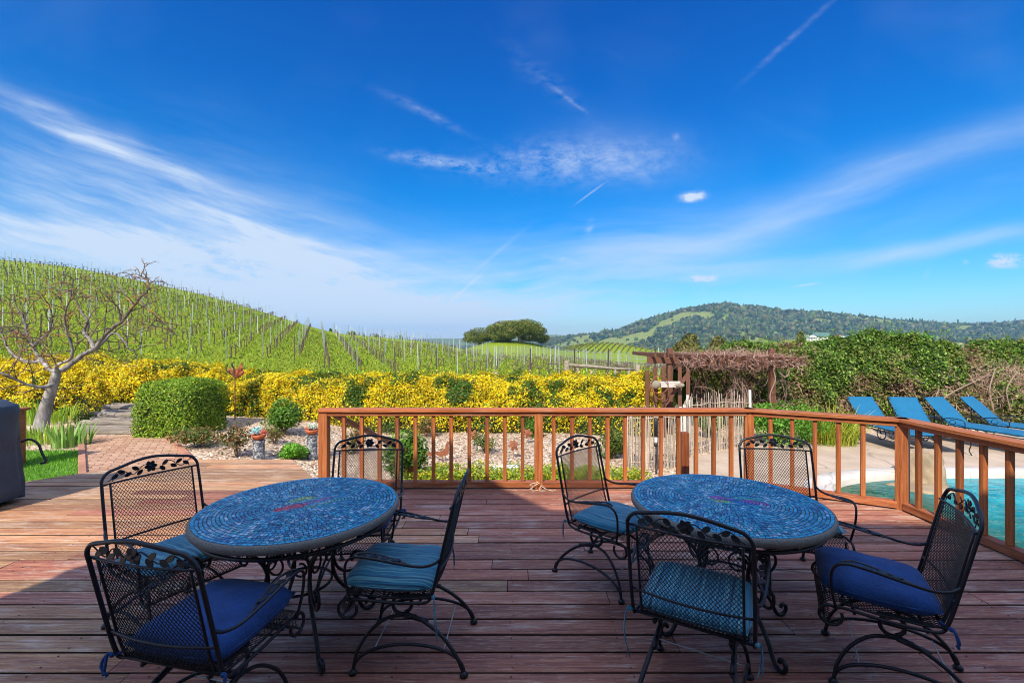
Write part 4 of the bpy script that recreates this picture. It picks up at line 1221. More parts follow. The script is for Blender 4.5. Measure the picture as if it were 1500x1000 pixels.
def shrub(name, c, rad, n, leaf, pal, label, cat='shrub', seed=1, lobes=5, w=None, stems=None, group=None, aspect=.55, dens=.35, up=0.0, stem_col=(.16, .10, .07), mat='leaf', gap=0.0):
    """several leafy lobes on branching stems"""
    rng = np.random.default_rng(seed); c = np.array(c, float); rad = np.array(rad, float)
    root = empty(name, tuple(c), 0, label, cat, group)
    L = []
    for k in range(lobes):
        a = 2*PI*k/lobes+rng.random(); q = .55 if lobes > 1 else 0
        L.append((np.array([math.cos(a)*rad[0]*q*rng.uniform(.5, 1.1), math.sin(a)*rad[1]*q*rng.uniform(.5, 1.1), rad[2]*(1.0+rng.uniform(-.35, .40)*(lobes > 1))]), rng.uniform(.5, .78) if lobes > 1 else 1.0))
    L.append((np.array([0, 0, rad[2]*1.05]), .72))
    which = rng.integers(0, len(L), n); D = rng.normal(size=(n, 3)); D /= np.linalg.norm(D, axis=1, keepdims=True)
    ctr = np.array([l[0] for l in L])[which]; sc_ = np.array([l[1] for l in L])[which][:, None]
    lump = vnoise(D*1.0+ctr*3, 2.3, seed)[:, None]
    r = 1-dens*rng.random((n, 1))**2.0+.25*lump
    P = ctr+D*rad*sc_*r
    if gap > 0:
        keep = vnoise(P, 1.2/max(rad.max(), .01)*2.2, seed+11) > -gap
        P = P[keep]; D = D[keep]; n = len(P)
    P[:, 2] = np.maximum(P[:, 2], .01)
    T = palette_pick(rng, n, pal, w, .15)
    cl = vnoise(P, 2.5/max(rad.max(), .01), seed+5)[:, None]; T = T*(1+.35*cl)
    N = D*.7+rng.normal(0, .5, (n, 3)); N[:, 2] += .3
    V, F = leaf_arrays(P, N, leaf*rng.uniform(.6, 1.4, n), rng, aspect, up=up)
    np_mesh('foliage', V, F, MAT[mat], root, tint=np.repeat(T, 4, 0))
    m = MB(); rr = random.Random(seed); ns = stems if stems is not None else 5
    for k in range(ns):
        l = L[k % len(L)][0]
        p = [(rr.uniform(-.05, .05)*rad[0], rr.uniform(-.05, .05)*rad[1], -.04), (l[0]*.3+rr.uniform(-.1, .1)*rad[0], l[1]*.3, l[2]*.4), (l[0]*.8, l[1]*.8, l[2]*.85), (l[0]*1.2+rr.uniform(-.2, .2)*rad[0], l[1]*1.2, l[2]*1.35)]
        b = max(.006, rad[2]*.035); m.tube(smooth_path(p, 3), [b*(1-.8*q/9) for q in range(10)], 5, tint=stem_col)
    if ns: m.build('stem', MAT['twig'], root)
    return root
def gz(px, py, z=None):
    """point on the garden ground seen at this pixel: returns x, y, z"""
    zz = -.45
    for _ in range(6):
        y = (CAMH-zz)*667/(py-500); x = (px-750)/667*y; zz = zt(x, y)
    return x, y, zz
G1 = [(.07, .16, .015), (.11, .24, .02), (.17, .32, .03), (.05, .11, .012)]
G2 = [(.05, .10, .015), (.08, .15, .02), (.13, .20, .03), (.16, .13, .03)]
ROSE = [(.10, .11, .03), (.16, .14, .035), (.20, .10, .04), (.07, .12, .02), (.26, .12, .05)]
def sh(px, py, wpx, hpx, *a, **k):
    x, y, z = gz(px, py); rx = wpx/2/667*y; h = hpx/667*y
    kw = dict(k); name = kw.pop('name', 'garden_shrub')
    return shrub(name, (x, y, z), (rx*.9, rx*.8, h*.47), *a, **kw)
sh(432, 672, 44, 24, 2600, .035, [(.12, .34, .02), (.20, .48, .035), (.08, .22, .015)], 'small round bright green mound beside the left mosaic pedestal', seed=21, lobes=4)
sh(345, 668, 62, 62, 900, .05, ROSE, 'sparse rose bush with bare forked stems left of the mosaic pedestal', name='rose_bush', cat='shrub', seed=22, lobes=6, stems=9, dens=.8, gap=.25)
sh(288, 655, 70, 34, 2200, .045, [(.10, .14, .03), (.20, .16, .05), (.30, .14, .06), (.08, .18, .02)], 'reddish green low shrub at the foot of the clipped bush', seed=23, lobes=6, dens=.6)
sh(416, 636, 56, 60, 4200, .050, G1, 'leafy green shrub in front of the yellow hedge above the bright mound', seed=24, lobes=5)
sh(402, 650, 40, 30, 600, .04, ROSE, 'straggly reddish bush between the two mosaic pedestals', seed=25, lobes=5, dens=.9, stems=7, gap=.2)
sh(597, 702, 66, 76, 5200, .050, G1, 'tall bushy green shrub behind the railing left of the metal goose', seed=26, lobes=6)
sh(708, 664, 42, 36, 1100, .042, G2, 'small young rose bush casting a shadow on the gravel', name='rose_bush', seed=27, lobes=5, stems=7, dens=.7, gap=.15)
sh(900, 672, 46, 52, 2600, .05, G2, 'dark green shrub at the left end of the stick fence', seed=28, lobes=5)
sh(783, 640, 30, 30, 1300, .05, G1, 'small green bush under the yellow hedge behind the middle railing post', seed=29, lobes=4)
sh(625, 640, 34, 34, 900, .045, ROSE, 'small reddish bush below the yellow hedge above the metal goose', seed=30, lobes=5, dens=.8)
sh(520, 664, 40, 42, 800, .045, ROSE, 'thin reddish bush behind the stair handrail', seed=31, lobes=5, dens=.8)
# low yellow green cover along the foot of the deck
def strip_cover(x0, x1, y0, seed, n, label):
    rng = np.random.default_rng(seed)
    x = rng.uniform(x0, x1, n); y = y0+rng.normal(0, .16, n)
    h = (.10+.10*np.abs(vnoise(np.stack([x, y, x*0], 1), 2.2, seed)))
    z = zter(x, y)+rng.random(n)*h*1.6
    T = palette_pick(rng, n, [(.30, .38, .02), (.16, .30, .02), (.45, .42, .03), (.10, .20, .015), (.50, .40, .02)])
    N = rng.normal(0, .6, (n, 3)); N[:, 2] += 1
    V, F = leaf_arrays(np.stack([x, y, z], 1), N, .042*rng.uniform(.6, 1.4, n), rng)
    tag(np_mesh('ground_cover', V, F, MAT['leaf'], tint=np.repeat(T, 4, 0)), label, 'ground cover', kind='stuff')
strip_cover(-1.6, .9, 6.85, 41, 9000, 'low yellow green ground cover along the foot of the deck')
strip_cover(.75, 2.0, 6.8, 42, 3600, 'low yellow green ground cover in front of the stick fence')
# wood chips and stones on the bed
def litter():
    rng = np.random.default_rng(8); n = 9000
    u = rng.uniform(-.62, .32, n); y = rng.uniform(6.2, 10.6, n); x = u*y; z = zter(x, y)+.006
    k = ~((x < -5.2)) & ~((x > 2.6) & (y < 10)); x, y, z = x[k], y[k], z[k]; n = len(x)
    T = palette_pick(rng, n, [(.55, .47, .40), (.36, .27, .21), (.64, .58, .52), (.22, .14, .10), (.45, .30, .22)])
    N = rng.normal(0, .35, (n, 3)); N[:, 2] += 1
    V, F = leaf_arrays(np.stack([x, y, z], 1), N, rng.uniform(.025, .07, n), rng, .6)
    tag(np_mesh('mulch_chips', V, F, MAT['bark_tint'], tint=np.repeat(T, 4, 0)), 'pale wood chips and stones strewn over the garden bed', 'mulch', kind='stuff')
MAT['bark_tint'] = simple('chips', (1, 1, 1), .95, vary=.15, nscale=20, tinted=True)
litter()

# ------------------------------------------------------------------ lawn, brick path, timber steps
def zoff(d): return lambda x, y: zt(x, y)+d
def drape(name, quad, nx, ny, mat, dz):
    """grid patch between four corners (a b along the front, d c along the back)"""
    a, b, c, d = [np.array(q, float) for q in quad]; V = []
    for j in range(ny+1):
        for i in range(nx+1):
            s, t = i/nx, j/ny; p = (a*(1-s)+b*s)*(1-t)+(d*(1-s)+c*s)*t; V.append((p[0], p[1], zt(p[0], p[1])+dz))
    k = np.arange(ny)[:, None]*(nx+1)+np.arange(nx)[None]; k = k.ravel()
    return tag(np_mesh(name, V, np.stack([k, k+1, k+nx+2, k+nx+1], 1), mat, smooth=True), kind='structure')
LA = [(-10.5, 3.5), (-4.95, 5.25), (-6.98, 7.38), (-10.5, 7.25)]
drape('lawn', LA, 16, 10, MAT['lawn'], .012)
def lawn_grass():
    rng = np.random.default_rng(77); n = 26000
    s = rng.random(n); t = rng.random(n)
    A = [np.array(q) for q in LA]
    p = (A[0]*(1-s)[:, None]+A[1]*s[:, None])*(1-t)[:, None]+(A[3]*(1-s)[:, None]+A[2]*s[:, None])*t[:, None]
    z = zter(p[:, 0], p[:, 1])+.012
    an = rng.random(n)*2*PI; h = rng.uniform(.025, .055, n); w = .004
    B = np.stack([p[:, 0], p[:, 1], z], 1); dx = np.stack([np.cos(an)*w, np.sin(an)*w, np.zeros(n)], 1)
    tip = B+np.stack([rng.normal(0, .014, n), rng.normal(0, .014, n), h], 1)
    V = np.stack([B-dx, B+dx, tip], 1).reshape(-1, 3); F = np.arange(n*3).reshape(-1, 3)
    T = palette_pick(rng, n, [(.09, .26, .012), (.14, .36, .02), (.22, .45, .03)])
    tag(np_mesh('lawn_grass', V, F, MAT['leaf'], tint=np.repeat(T, 3, 0)), 'short bright green mown grass beside the deck', 'grass', kind='stuff')
lawn_grass()
BP = [(-5.30, 5.62), (-3.9, 5.9), (-6.45, 8.5), (-8.05, 8.5)]
drape('brick_path', BP, 10, 12, MAT['brick'], .018)
def edge_bricks():
    m = MB(); r = random.Random(4)
    for (a, b) in ((BP[0], BP[3]), (BP[1], BP[2])):
        a = Vector((*a, 0)); b = Vector((*b, 0)); n = int((b-a).length/.215); d = (b-a).normalized()
        for k in range(n):
            p = a+d*(.215*k+.1); v = r.uniform(.8, 1.2)
            m.box((p.x, p.y, zt(p.x, p.y)+.02), (.205, .085, .06), rz=math.atan2(d.y, d.x), bev=.006, tint=(.36*v, .17*v, .11*v))
    tag(m.build('path_edging', MAT['bark_tint']), kind='structure')
edge_bricks()
st = empty('timber_steps', (-7.65, 8.75, -.1), 0, 'weathered grey timber steps rising from the brick path to the yellow hedge', 'steps')
r4 = random.Random(9)
for k in range(4):
    m = MB(); W = 1.55
    for q in range(2):
        y = .0+.36*k+.19*q; z = .035+.095*k+.02*q+r4.uniform(-.012, .012)
        pts = [(-W/2-.1*k-.05+W*i/8, y+r4.uniform(-.008, .008), z-.01+r4.uniform(-.005, .005)) for i in range(9)]
        m.tube(pts, [.078+r4.uniform(-.010, .010) for _ in pts], 10)
    o = m.build('step', MAT['log'], st, smooth=True)
# strap leaved plants
def blades(name, px, py, wpx, n, h, label, seed, pal, wide=.018, cat='plant', lean=.35):
    x, y, z = gz(px, py); rng = random.Random(seed); rad = wpx/2/667*y
    V = []; F = []; T = []
    for k in range(n):
        a = rng.random()*2*PI; q = rad*math.sqrt(rng.random())
        bx_, by_ = q*math.cos(a), q*math.sin(a); L = h*rng.uniform(.6, 1.15); b2 = rng.random()*2*PI
        ln = lean*rng.uniform(.2, 1.3); dx, dy = math.cos(a)*.6+math.cos(b2)*.5, math.sin(a)*.6+math.sin(b2)*.5
        sx, sy = -math.sin(b2)*wide, math.cos(b2)*wide; b = len(V); c = palette_pick(np.random.default_rng(seed*1000+k), 1, pal)[0]
        for i in range(5):
            f = i/4; ww = (1-f**2.2)*(.7+.6*f if f < .5 else 1.0)
            px_, py_, pz_ = bx_+dx*ln*L*f*f, by_+dy*ln*L*f*f, L*(f-.25*ln*f*f)
            V += [(px_-sx*ww, py_-sy*ww, pz_), (px_+sx*ww, py_+sy*ww, pz_)]; T += [c, c]
            if i: F.append((b+2*i-2, b+2*i-1, b+2*i+1, b+2*i))
    o = np_mesh(name, V, F, MAT['leaf'], tint=np.array(T)); o.location = (x, y, z)
    return tag(o, label, cat)
IR = [(.16, .30, .06), (.24, .40, .09), (.30, .46, .14), (.12, .24, .04)]
blades('iris_clump', 104, 653, 44, 80, .42, 'clump of upright pale green iris leaves beside the brick path', 1, IR, .020)
blades('iris_clump', 62, 648, 60, 110, .36, 'yellow green strap leaved plants around the foot of the bare tree', 2, [(.28, .42, .04), (.16, .30, .03), (.36, .46, .06)], .014)
blades('iris_clump', 78, 618, 60, 120, .40, 'loose green leaves behind the bare tree trunk', 3, [(.20, .36, .03), (.32, .44, .05)], .014)
blades('iris_clump', 20, 612, 90, 160, .42, 'leafy green plants behind the covered grill', 4, [(.16, .34, .03), (.28, .44, .05)], .016)
blades('yellow_grass_clump', 1215, 648, 66, 560, .80, 'tall yellow green grassy plant left of the blue loungers', 5, [(.44, .46, .05), (.28, .36, .03), (.58, .54, .08), (.20, .28, .02)], .008, lean=.9)
sh(125, 625, 26, 22, 700, .04, G2, 'small dark plant at the left end of the timber steps', seed=45, lobes=4)
sh(1230, 648, 60, 40, 2600, .05, G1, 'green bush at the foot of the yellow grassy plant', seed=46, lobes=5)
sh(1145, 650, 110, 66, 5200, .055, [(.06, .17, .015), (.10, .26, .02), (.15, .36, .03)], 'glossy green bush right of the stick fence beside the patio', seed=47, lobes=7)
sh(1040, 642, 40, 50, 2000, .05, G1, 'green bush seen through the stick fence', seed=48, lobes=5)

# ------------------------------------------------------------------ ornaments
def pedestal(px, py, h, label, cols, lab2, seed):
    x, y, z = gz(px, py)
    t = empty('mosaic_pedestal', (x, y, z), 0, label, 'pedestal', 'pebble mosaic pedestals in the gravel bed')
    m = MB(); m.lathe([(.085, -.05), (.088, .02), (.086, h-.03), (.098, h-.02), (.098, h), (.02, h)], n=20); m.build('column', MAT['pedestal'], t, smooth=True, sharp=35)
    m = MB(); m.lathe([(.03, h+.002), (.075, h+.012), (.105, h+.06), (.11, h+.09), (.10, h+.09), (.03, h+.07)], n=18); b = m.build('bowl', MAT['rust_orange'], t, smooth=True)
    # rosettes of fleshy leaves
    m = MB(); r = random.Random(seed)
    for (ox, oz, rad, col) in cols:
        for k in range(44):
            a = r.random()*2*PI; e = r.uniform(-.3, PI/2)
            d = Vector((math.cos(a)*math.cos(e), math.sin(a)*math.cos(e), math.sin(e))); c = Vector((ox, 0, h+.09+oz))+d*rad*.7
            v = r.uniform(.6, 1.3); leaf = [(-.028, -.006), (0, -.016), (.03, 0), (0, .016), (-.028, .006)]
            s = d.cross(Vector((0, 0, 1))); s = s.normalized() if s.length > .1 else Vector((1, 0, 0)); nn = s.cross(d)
            M = Matrix((d, s, nn)).transposed().to_4x4(); M.translation = c
            m.prism(leaf, .006, M, tint=tuple(min(1, q*v) for q in col))
    m.build('succulent', MAT['bark_tint'], t)
pedestal(379, 673, .32, 'pebble mosaic pedestal topped with blue and red succulents, left of the bright green mound', [(-.05, .03, .085, (.30, .55, .60)), (.075, .01, .06, (.55, .16, .10)), (-.02, .06, .06, (.45, .65, .62))], '', 3)
pedestal(457, 672, .42, 'taller pebble mosaic pedestal topped with pale green succulents, beside the railing end post', [(0, .03, .08, (.40, .60, .45)), (-.08, .0, .04, (.6, .2, .12)), (.03, .05, .06, (.65, .65, .55))], '', 4)
# steel goose silhouette and companions
def silhouette(px, py, s, outline, name, label, cat, mat='rust', rz=0.0, legs=True):
    x, y, z = gz(px, py); t = empty(name, (x, y, z), rz, label, cat)
    M = Matrix(((1, 0, 0, 0), (0, 0, -1, 0), (0, 1, 0, 0), (0, 0, 0, 1)))
    m = MB(); m.prism([(a*s, b*s) for a, b in outline], .006, M); m.build('body', MAT[mat], t)
    if legs:
        m = MB(); m.tube([(-.02*s/.4, 0, -.05), (-.02*s/.4, 0, .16*s/.4)], .006, 5); m.tube([(.06*s/.4, 0, -.05), (.05*s/.4, 0, .16*s/.4)], .006, 5); m.build('leg', MAT[mat], t)
    return t
GO = [(-.62, .55), (-.5, .62), (-.25, .60), (-.05, .66), (.12, .78), (.16, .95), (.20, 1.12), (.28, 1.20), (.38, 1.17), (.50, 1.10), (.38, 1.07), (.33, 1.0), (.34, .85), (.36, .65), (.28, .45), (.12, .33), (-.15, .30), (-.35, .38), (-.5, .48)]
silhouette(649, 676, .30, GO, 'metal_goose', 'rusty flat metal goose standing in the gravel behind the railing', 'garden ornament')
silhouette(631, 672, .18, GO, 'metal_goose', 'smaller rusty metal bird left of the goose behind the railing', 'garden ornament')
def metal_flower(px, py, h, label, seed, big=False):
    x, y, z = gz(px, py); t = empty('metal_flower', (x, y, z), 0, label, 'garden ornament')
    m = MB(); m.tube([(0, 0, -.05), (.01, 0, h*.5), (0, 0, h)], .006, 5); m.build('stake', MAT['rust'], t)
    r = random.Random(seed); m = MB()
    for k in range(6):
        a = 2*PI*k/6+r.random()*.4; L = .07; c = Vector((math.cos(a)*L*.8, .0, h+.0+math.sin(a)*L*.8))
        leaf_shape(m, c, (math.cos(a), .3, math.sin(a)), (0, -1, .3), .10, .06, .004)
    m.build('petal', MAT['rust'], t)
metal_flower(752, 672, .24, 'rusty metal flower on a stake right of the young rose bush', 2)
metal_flower(773, 650, .22, 'rusty metal flower on a stake just left of the middle railing post', 3)
metal_flower(694, 656, .26, 'rusty metal flower on a stake left of the young rose bush', 5)
# orange metal ornament above the hedge
x, y = bx(344, 10.1), 10.1
t = empty('curled_ornament', (x, y, zt(x, y)), 0, 'orange and black curled metal flower ornament rising above the yellow hedge', 'garden ornament')
m = MB(); m.tube([(0, 0, -.1), (0, 0, .95)], .012, 6); m.build('stake', MAT['rust'], t)
def petal(mb, base, pts, w):
    P = smooth_path(pts, 5); n = len(P); vs = []; fs = []
    for i, p in enumerate(P):
        f = i/(n-1); ww = w*math.sin(PI*min(.98, f*.85+.12))**.8
        tn = (P[min(i+1, n-1)]-P[max(i-1, 0)]).normalized(); s = Vector((-tn.z, 0, tn.x)) 
        for off in (-.004, .004): vs += [p+s*ww+Vector((0, off, 0)), p-s*ww+Vector((0, off, 0))]
    for i in range(n-1):
        a = i*4; b = a+4; fs += [(a, a+1, b+1, b), (a+2, b+2, b+3, a+3), (a, b, b+2, a+2), (a+1, a+3, b+3, b+1)]
    mb.add([Vector(base)+v for v in vs], fs)
for (pts, w, mt) in (([(0, 0, .95), (.05, -.02, 1.05), (.13, -.03, 1.14), (.17, -.02, 1.27)], .05, 'rust_orange'), ([(0, 0, .95), (-.03, -.03, 1.07), (-.10, -.02, 1.12), (-.13, 0, 1.05)], .035, 'rust'),
                     ([(0, 0, .95), (-.02, .02, 1.1), (-.08, .02, 1.22), (-.02, .02, 1.30)], .022, 'post_dark'), ([(0, 0, .95), (-.10, .02, 1.02), (-.20, .02, 1.10), (-.21, .02, 1.20)], .018, 'post_dark'), ([(0, 0, .93), (.09, -.03, .99), (.17, -.02, 1.05), (.15, 0, 1.14)], .045, 'rust_orange')):
    m = MB(); petal(m, (0, 0, 0), pts, w); m.build('petal', MAT[mt], t, smooth=True)
# white board on the gravel
x, y, z = gz(735, 694)
m = MB(); m.box((0, 0, -.02), (.52, .12, .11), bev=.004); o = m.build('white_board', MAT['white']); o.location = (x, y, z+.09); o.rotation_euler = (0, 0, .05)
tag(o, 'white painted board lying on the gravel behind the railing', 'board')

# ------------------------------------------------------------------ bare tree
def bare_tree():
    x, y, z = gz(62, 634); t = empty('bare_tree', (x, y, z), 0, 'leafless tree with pale leaning trunk and lichen covered branches at the left', 'tree')
    r = random.Random(17)
    def W(px, py, d=0.0):      # a point seen at a pixel of the photograph at the tree's distance, kept relative to the trunk foot
        yy = y+d; return Vector(((px-750)/667*yy-x, d, CAMH-(py-500)/667*yy-z))
    big = MB(); tw = MB()
    trunk = [W(62, 640), W(60, 625), W(64, 605, .02), W(72, 580, .03), W(80, 556, .0), W(84, 540, .0)]
    big.tube(smooth_path(trunk, 5), [.135-.07*i/25 for i in range(26)], 12)
    limbs = [([(84, 544, 0), (100, 536, .05), (120, 520, .05), (138, 510, .0), (160, 484, -.1), (178, 470, -.2), (196, 447, -.3), (205, 436, -.35), (216, 425, -.4), (216, 410, -.4), (205, 405, -.4)], .056, .008),
             ([(84, 544, 0), (72, 540, .1), (60, 527, .15), (48, 508, .2), (40, 492, .2), (34, 466, .3), (24, 450, .35), (20, 430, .3)], .048, .008),
             ([(80, 562, 0), (62, 567, -.2), (44, 564, -.35), (28, 558, -.5), (8, 548, -.7), (-20, 540, -.8)], .038, .010),
             ([(138, 512, 0), (132, 498, .1), (122, 485, .2), (128, 470, .2), (118, 455, .3), (104, 430, .3), (84, 424, .3), (66, 415, .3)], .040, .007),
             ([(84, 545, 0), (84, 535, -.2), (104, 524, -.35), (104, 505, -.4), (96, 480, -.5), (96, 455, -.6), (104, 430, -.6), (106, 408, -.6)], .035, .006),
             ([(62, 528, .15), (40, 530, .4), (20, 520, .6), (8, 505, .8), (0, 480, .9), (-20, 470, 1.0)], .04, .008),
             ([(205, 440, -.35), (225, 460, -.3), (236, 470, -.2), (246, 478, -.2), (256, 488, -.1)], .018, .004),
             ([(140, 512, 0), (165, 488, .3), (182, 500, .3), (190, 512, .3), (204, 510, .3), (206, 490, .3), (196, 480, .3)], .03, .005),
             ([(196, 447, -.3), (182, 430, -.2), (172, 415, -.1), (168, 403, 0)], .018, .004),
             ([(178, 470, -.2), (172, 450, -.3), (160, 440, -.4), (146, 445, -.5)], .02, .004),
             ([(48, 508, .2), (58, 498, .1), (70, 488, 0), (76, 470, -.1), (72, 450, -.2), (60, 436, -.2)], .03, .005),
             ([(40, 492, .2), (20, 484, .1), (0, 488, 0), (-30, 480, -.1)], .03, .006)]
    seeds = []
    for pts, r0, r1 in limbs:
        P = smooth_path([W(a, b, d) for a, b, d in pts], 5); n = len(P)
        P = [p+Vector((r.uniform(-1, 1), r.uniform(-1, 1), r.uniform(-1, 1)))*.008 for p in P]
        big.tube(P, [r0+(r1-r0)*(i/(n-1))**.8 for i in range(n)], 8)
        for i in range(3, n):
            f = i/(n-1)
            if r.random() < .22+.32*f: seeds.append((P[i], (P[i]-P[i-1]).normalized(), .2*(r0+(r1-r0)*f)+.007))
    def grow(p, d, rad, depth):
        L = r.uniform(.26, .62)*(1 if depth < 2 else .6)*(.5 if p.z > 2.6 else 1); n = 5; pts = [p]; dd = d.copy()
        for k in range(n):
            dd = (dd+Vector((r.uniform(-.30, .30), r.uniform(-.30, .30), r.uniform(-.28, .26)-(.16 if pts[-1].z > 2.6 else 0)))).normalized(); pts.append(pts[-1]+dd*L/n)
        o = r.random(); col = (.24, .12, .04) if o < .2 else ((.12, .085, .07) if o < .7 else (.07, .055, .05))
        tw.tube(pts, [rad*(1-.65*k/n) for k in range(n+1)], 4, tint=col)
        # knobbly spurs and buds
        for k in range(1, n+1):
            if r.random() < .38:
                q = pts[k]+Vector((r.uniform(-1, 1), r.uniform(-1, 1), r.uniform(-.4, 1)))*.045
                tw.tube([pts[k], q], [rad*.55, rad*.7], 4, tint=(.42, .20, .04) if r.random() < .5 else (.22, .14, .08))
        if depth < 3:
            for k in range(r.choice((1, 2, 2))):
                i = r.randrange(2, n+1); nd = (dd+Vector((r.uniform(-1, 1), r.uniform(-1, 1), r.uniform(-.6, 1)))*.9).normalized()
                grow(pts[i], nd, rad*.7, depth+1)
    for p, d, rad in seeds:
        nd = (d*.4+Vector((r.uniform(-1, 1), r.uniform(-.8, .8), r.uniform(-.5, 1.1)))).normalized(); grow(p, nd, min(rad, .013), 1)
    big.build('trunk', MAT['trunk'], t, smooth=True); tw.build('twigs', MAT['twig'], t)
bare_tree()

# ------------------------------------------------------------------ covered grill
def grill():
    t = empty('covered_grill', (-5.56, 4.45, 0), R(4), 'barbecue grill under a dark slate cloth cover at the left edge of the deck', 'grill')
    n = 160; V = []; F = []; r = random.Random(2)
    prof = [(.04, 1.0, .10), (.30, 1.0, .0), (.60, .985, .0), (.80, .96, .0), (.90, .90, .0), (.965, .72, .0), (1.01, .50, 0), (1.025, .2, 0), (1.03, .02, 0)]
    prof0 = [(0.03, 1.03), (.14, 1.02), (.34, 1.0), (.56, .99), (.70, .98), (.82, .97), (.90, .94), (.955, .80), (.985, .55), (1.0, .15)]
    zs = [.035, .14, .34, .56, .76, .93, 1.00, 1.05, 1.085, 1.09]
    prof = []; zz_ = []
    for q in range(len(prof0)-1):
        for u_ in range(4): prof.append((0, prof0[q][1]+(prof0[q+1][1]-prof0[q][1])*u_/4)); zz_.append(zs[q]+(zs[q+1]-zs[q])*u_/4)
    prof.append(prof0[-1]); zz_.append(zs[-1]); zs = zz_
    for q, (zr, k) in enumerate(prof):
        z = zs[q]
        for i in range(n):
            a = 2*PI*i/n; c, s = math.cos(a), math.sin(a); e = .20
            x = np.sign(c)*abs(c)**e*.46*k; y = np.sign(s)*abs(s)**e*.33*min(1, k*1.0)
            fold = math.sin(a*9+1.3*math.sin(a*2))*.018+math.sin(a*17+.5)*.008
            fold *= max(0, 1-z/.9)**.7
            m_ = mnoise.noise(Vector((x*4, y*4, z*3)))*.018*(z < .99)
            crease = abs(mnoise.noise(Vector((x*3.2+z*1.5, y*3.2, z*1.4+3))))*.045+abs(mnoise.noise(Vector((x*8, y*8, z*5))))*.018
            m_ += crease-.02
            V.append((x*(1+fold*1.6)+m_*c, y*(1+fold*2.2)+m_*s, z+(.02*math.sin(a*3+1) if q == 0 else 0)+(.012*mnoise.noise(Vector((x*5, y*5, 1))) if z > .9 else 0)))
    Q = len(prof)
    for q in range(Q-1):
        for i in range(n): F.append((q*n+i, q*n+(i+1) % n, (q+1)*n+(i+1) % n, (q+1)*n+i))
    F.append(tuple((Q-1)*n+i for i in range(n)))
    me = bpy.data.meshes.new('cover'); me.from_pydata(V, [], F); me.polygons.foreach_set('use_smooth', [True]*len(F)); link_mesh('cover', me, MAT['cover'], t)
    m = MB(); m.tube(smooth_path([(.40, .33, .60), (.46, .36, .62), (.53, .37, .57), (.57, .37, .47), (.61, .37, .38), (.56, .37, .36)], 5), .012, 7); m.build('strap', MAT['pvc'], t, smooth=True)
    m = MB()
    for sx in (-.33, .33):
        for sy in (-.2, .2): m.lathe([(.01, 0), (.035, .004), (.035, .05), (.01, .06)], (sx, sy, 0), 10)
    m.build('caster', MAT['pvc'], t, smooth=True)
grill()
# brown wooden planter behind the grill
m = MB(); m.box((0, 0, .37), (.40, .4, .74), bev=.01, tint=(.8, .8, .8)); m.box((0, 0, .76), (.46, .46, .04), bev=.006, tint=(.9, .9, .9))
o = m.build('wooden_box', MAT['rail_x']); o.location = (bx(-30, 6.1), 6.3, zt(-6.7, 6.3)+.06); tag(o, 'reddish wooden box just visible behind the covered grill', 'box')
def twine():
    m = MB(); r = random.Random(3); x0 = bx(789)
    for k in range(4):
        p = [(x0+r.uniform(-.05, .05), YR-.06-r.uniform(0, .03), .10-.02*k+r.uniform(-.01, .01))]
        for q in range(5): p.append((p[-1][0]+r.uniform(-.06, .06), YR-.065-r.uniform(0, .05), max(.006, p[-1][2]-r.uniform(0, .035))))
        m.tube(smooth_path(p, 4), .0035, 4, tint=(.55, .47, .36))
    tag(m.build('twine', MAT['twig']), 'scrap of pale twine lying at the foot of the middle railing post', 'twine')
twine()
# ------------------------------------------------------------------ patio and pool
POOL = [(4.25, -1.0), (4.25, 4.6), (4.28, 5.4), (4.40, 6.1), (4.62, 6.55), (5.0, 6.83), (5.5, 7.02), (6.1, 7.15), (6.8, 7.2), (7.6, 7.22), (14.5, 7.25), (14.5, -1.0)]
PAT = [(2.2, -4.9), (2.2, 6.3), (3.15, 8.2), (4.85, 9.25), (5.2, 9.9), (7.3, 10.5), (26, 11.2), (26, -4.9)]
def smooth2(pts, k=3):
    out = [(p.x, p.y) for p in smooth_path([(x, y, 0) for x, y in pts], k)]; return out
poolc = smooth2(POOL[1:10], 4); pool = [POOL[0]]+poolc+[POOL[10], POOL[11]]
def offs(poly, d):
    out = []; n = len(poly)
    for i in range(n):
        a = Vector(poly[i-1]); b = Vector(poly[i]); c = Vector(poly[(i+1) % n])
        n1 = Vector((-(b-a).y, (b-a).x)).normalized(); n2 = Vector((-(c-b).y, (c-b).x)).normalized()
        m_ = (n1+n2); m_ = m_.normalized()/max(.4, math.cos(n1.angle(n2, 0)/2)) if m_.length > .1 else n1
        out.append((b.x+m_.x*d, b.y+m_.y*d))
    return out
r7 = random.Random(5)
def area(p): return sum(p[i-1][0]*p[i][1]-p[i][0]*p[i-1][1] for i in range(len(p)))/2
sg = -1 if area(pool) > 0 else 1
outer = offs(pool, sg*.34)
patio = sheet('patio', PAT, -.446, MAT['patio'], holes=[outer])
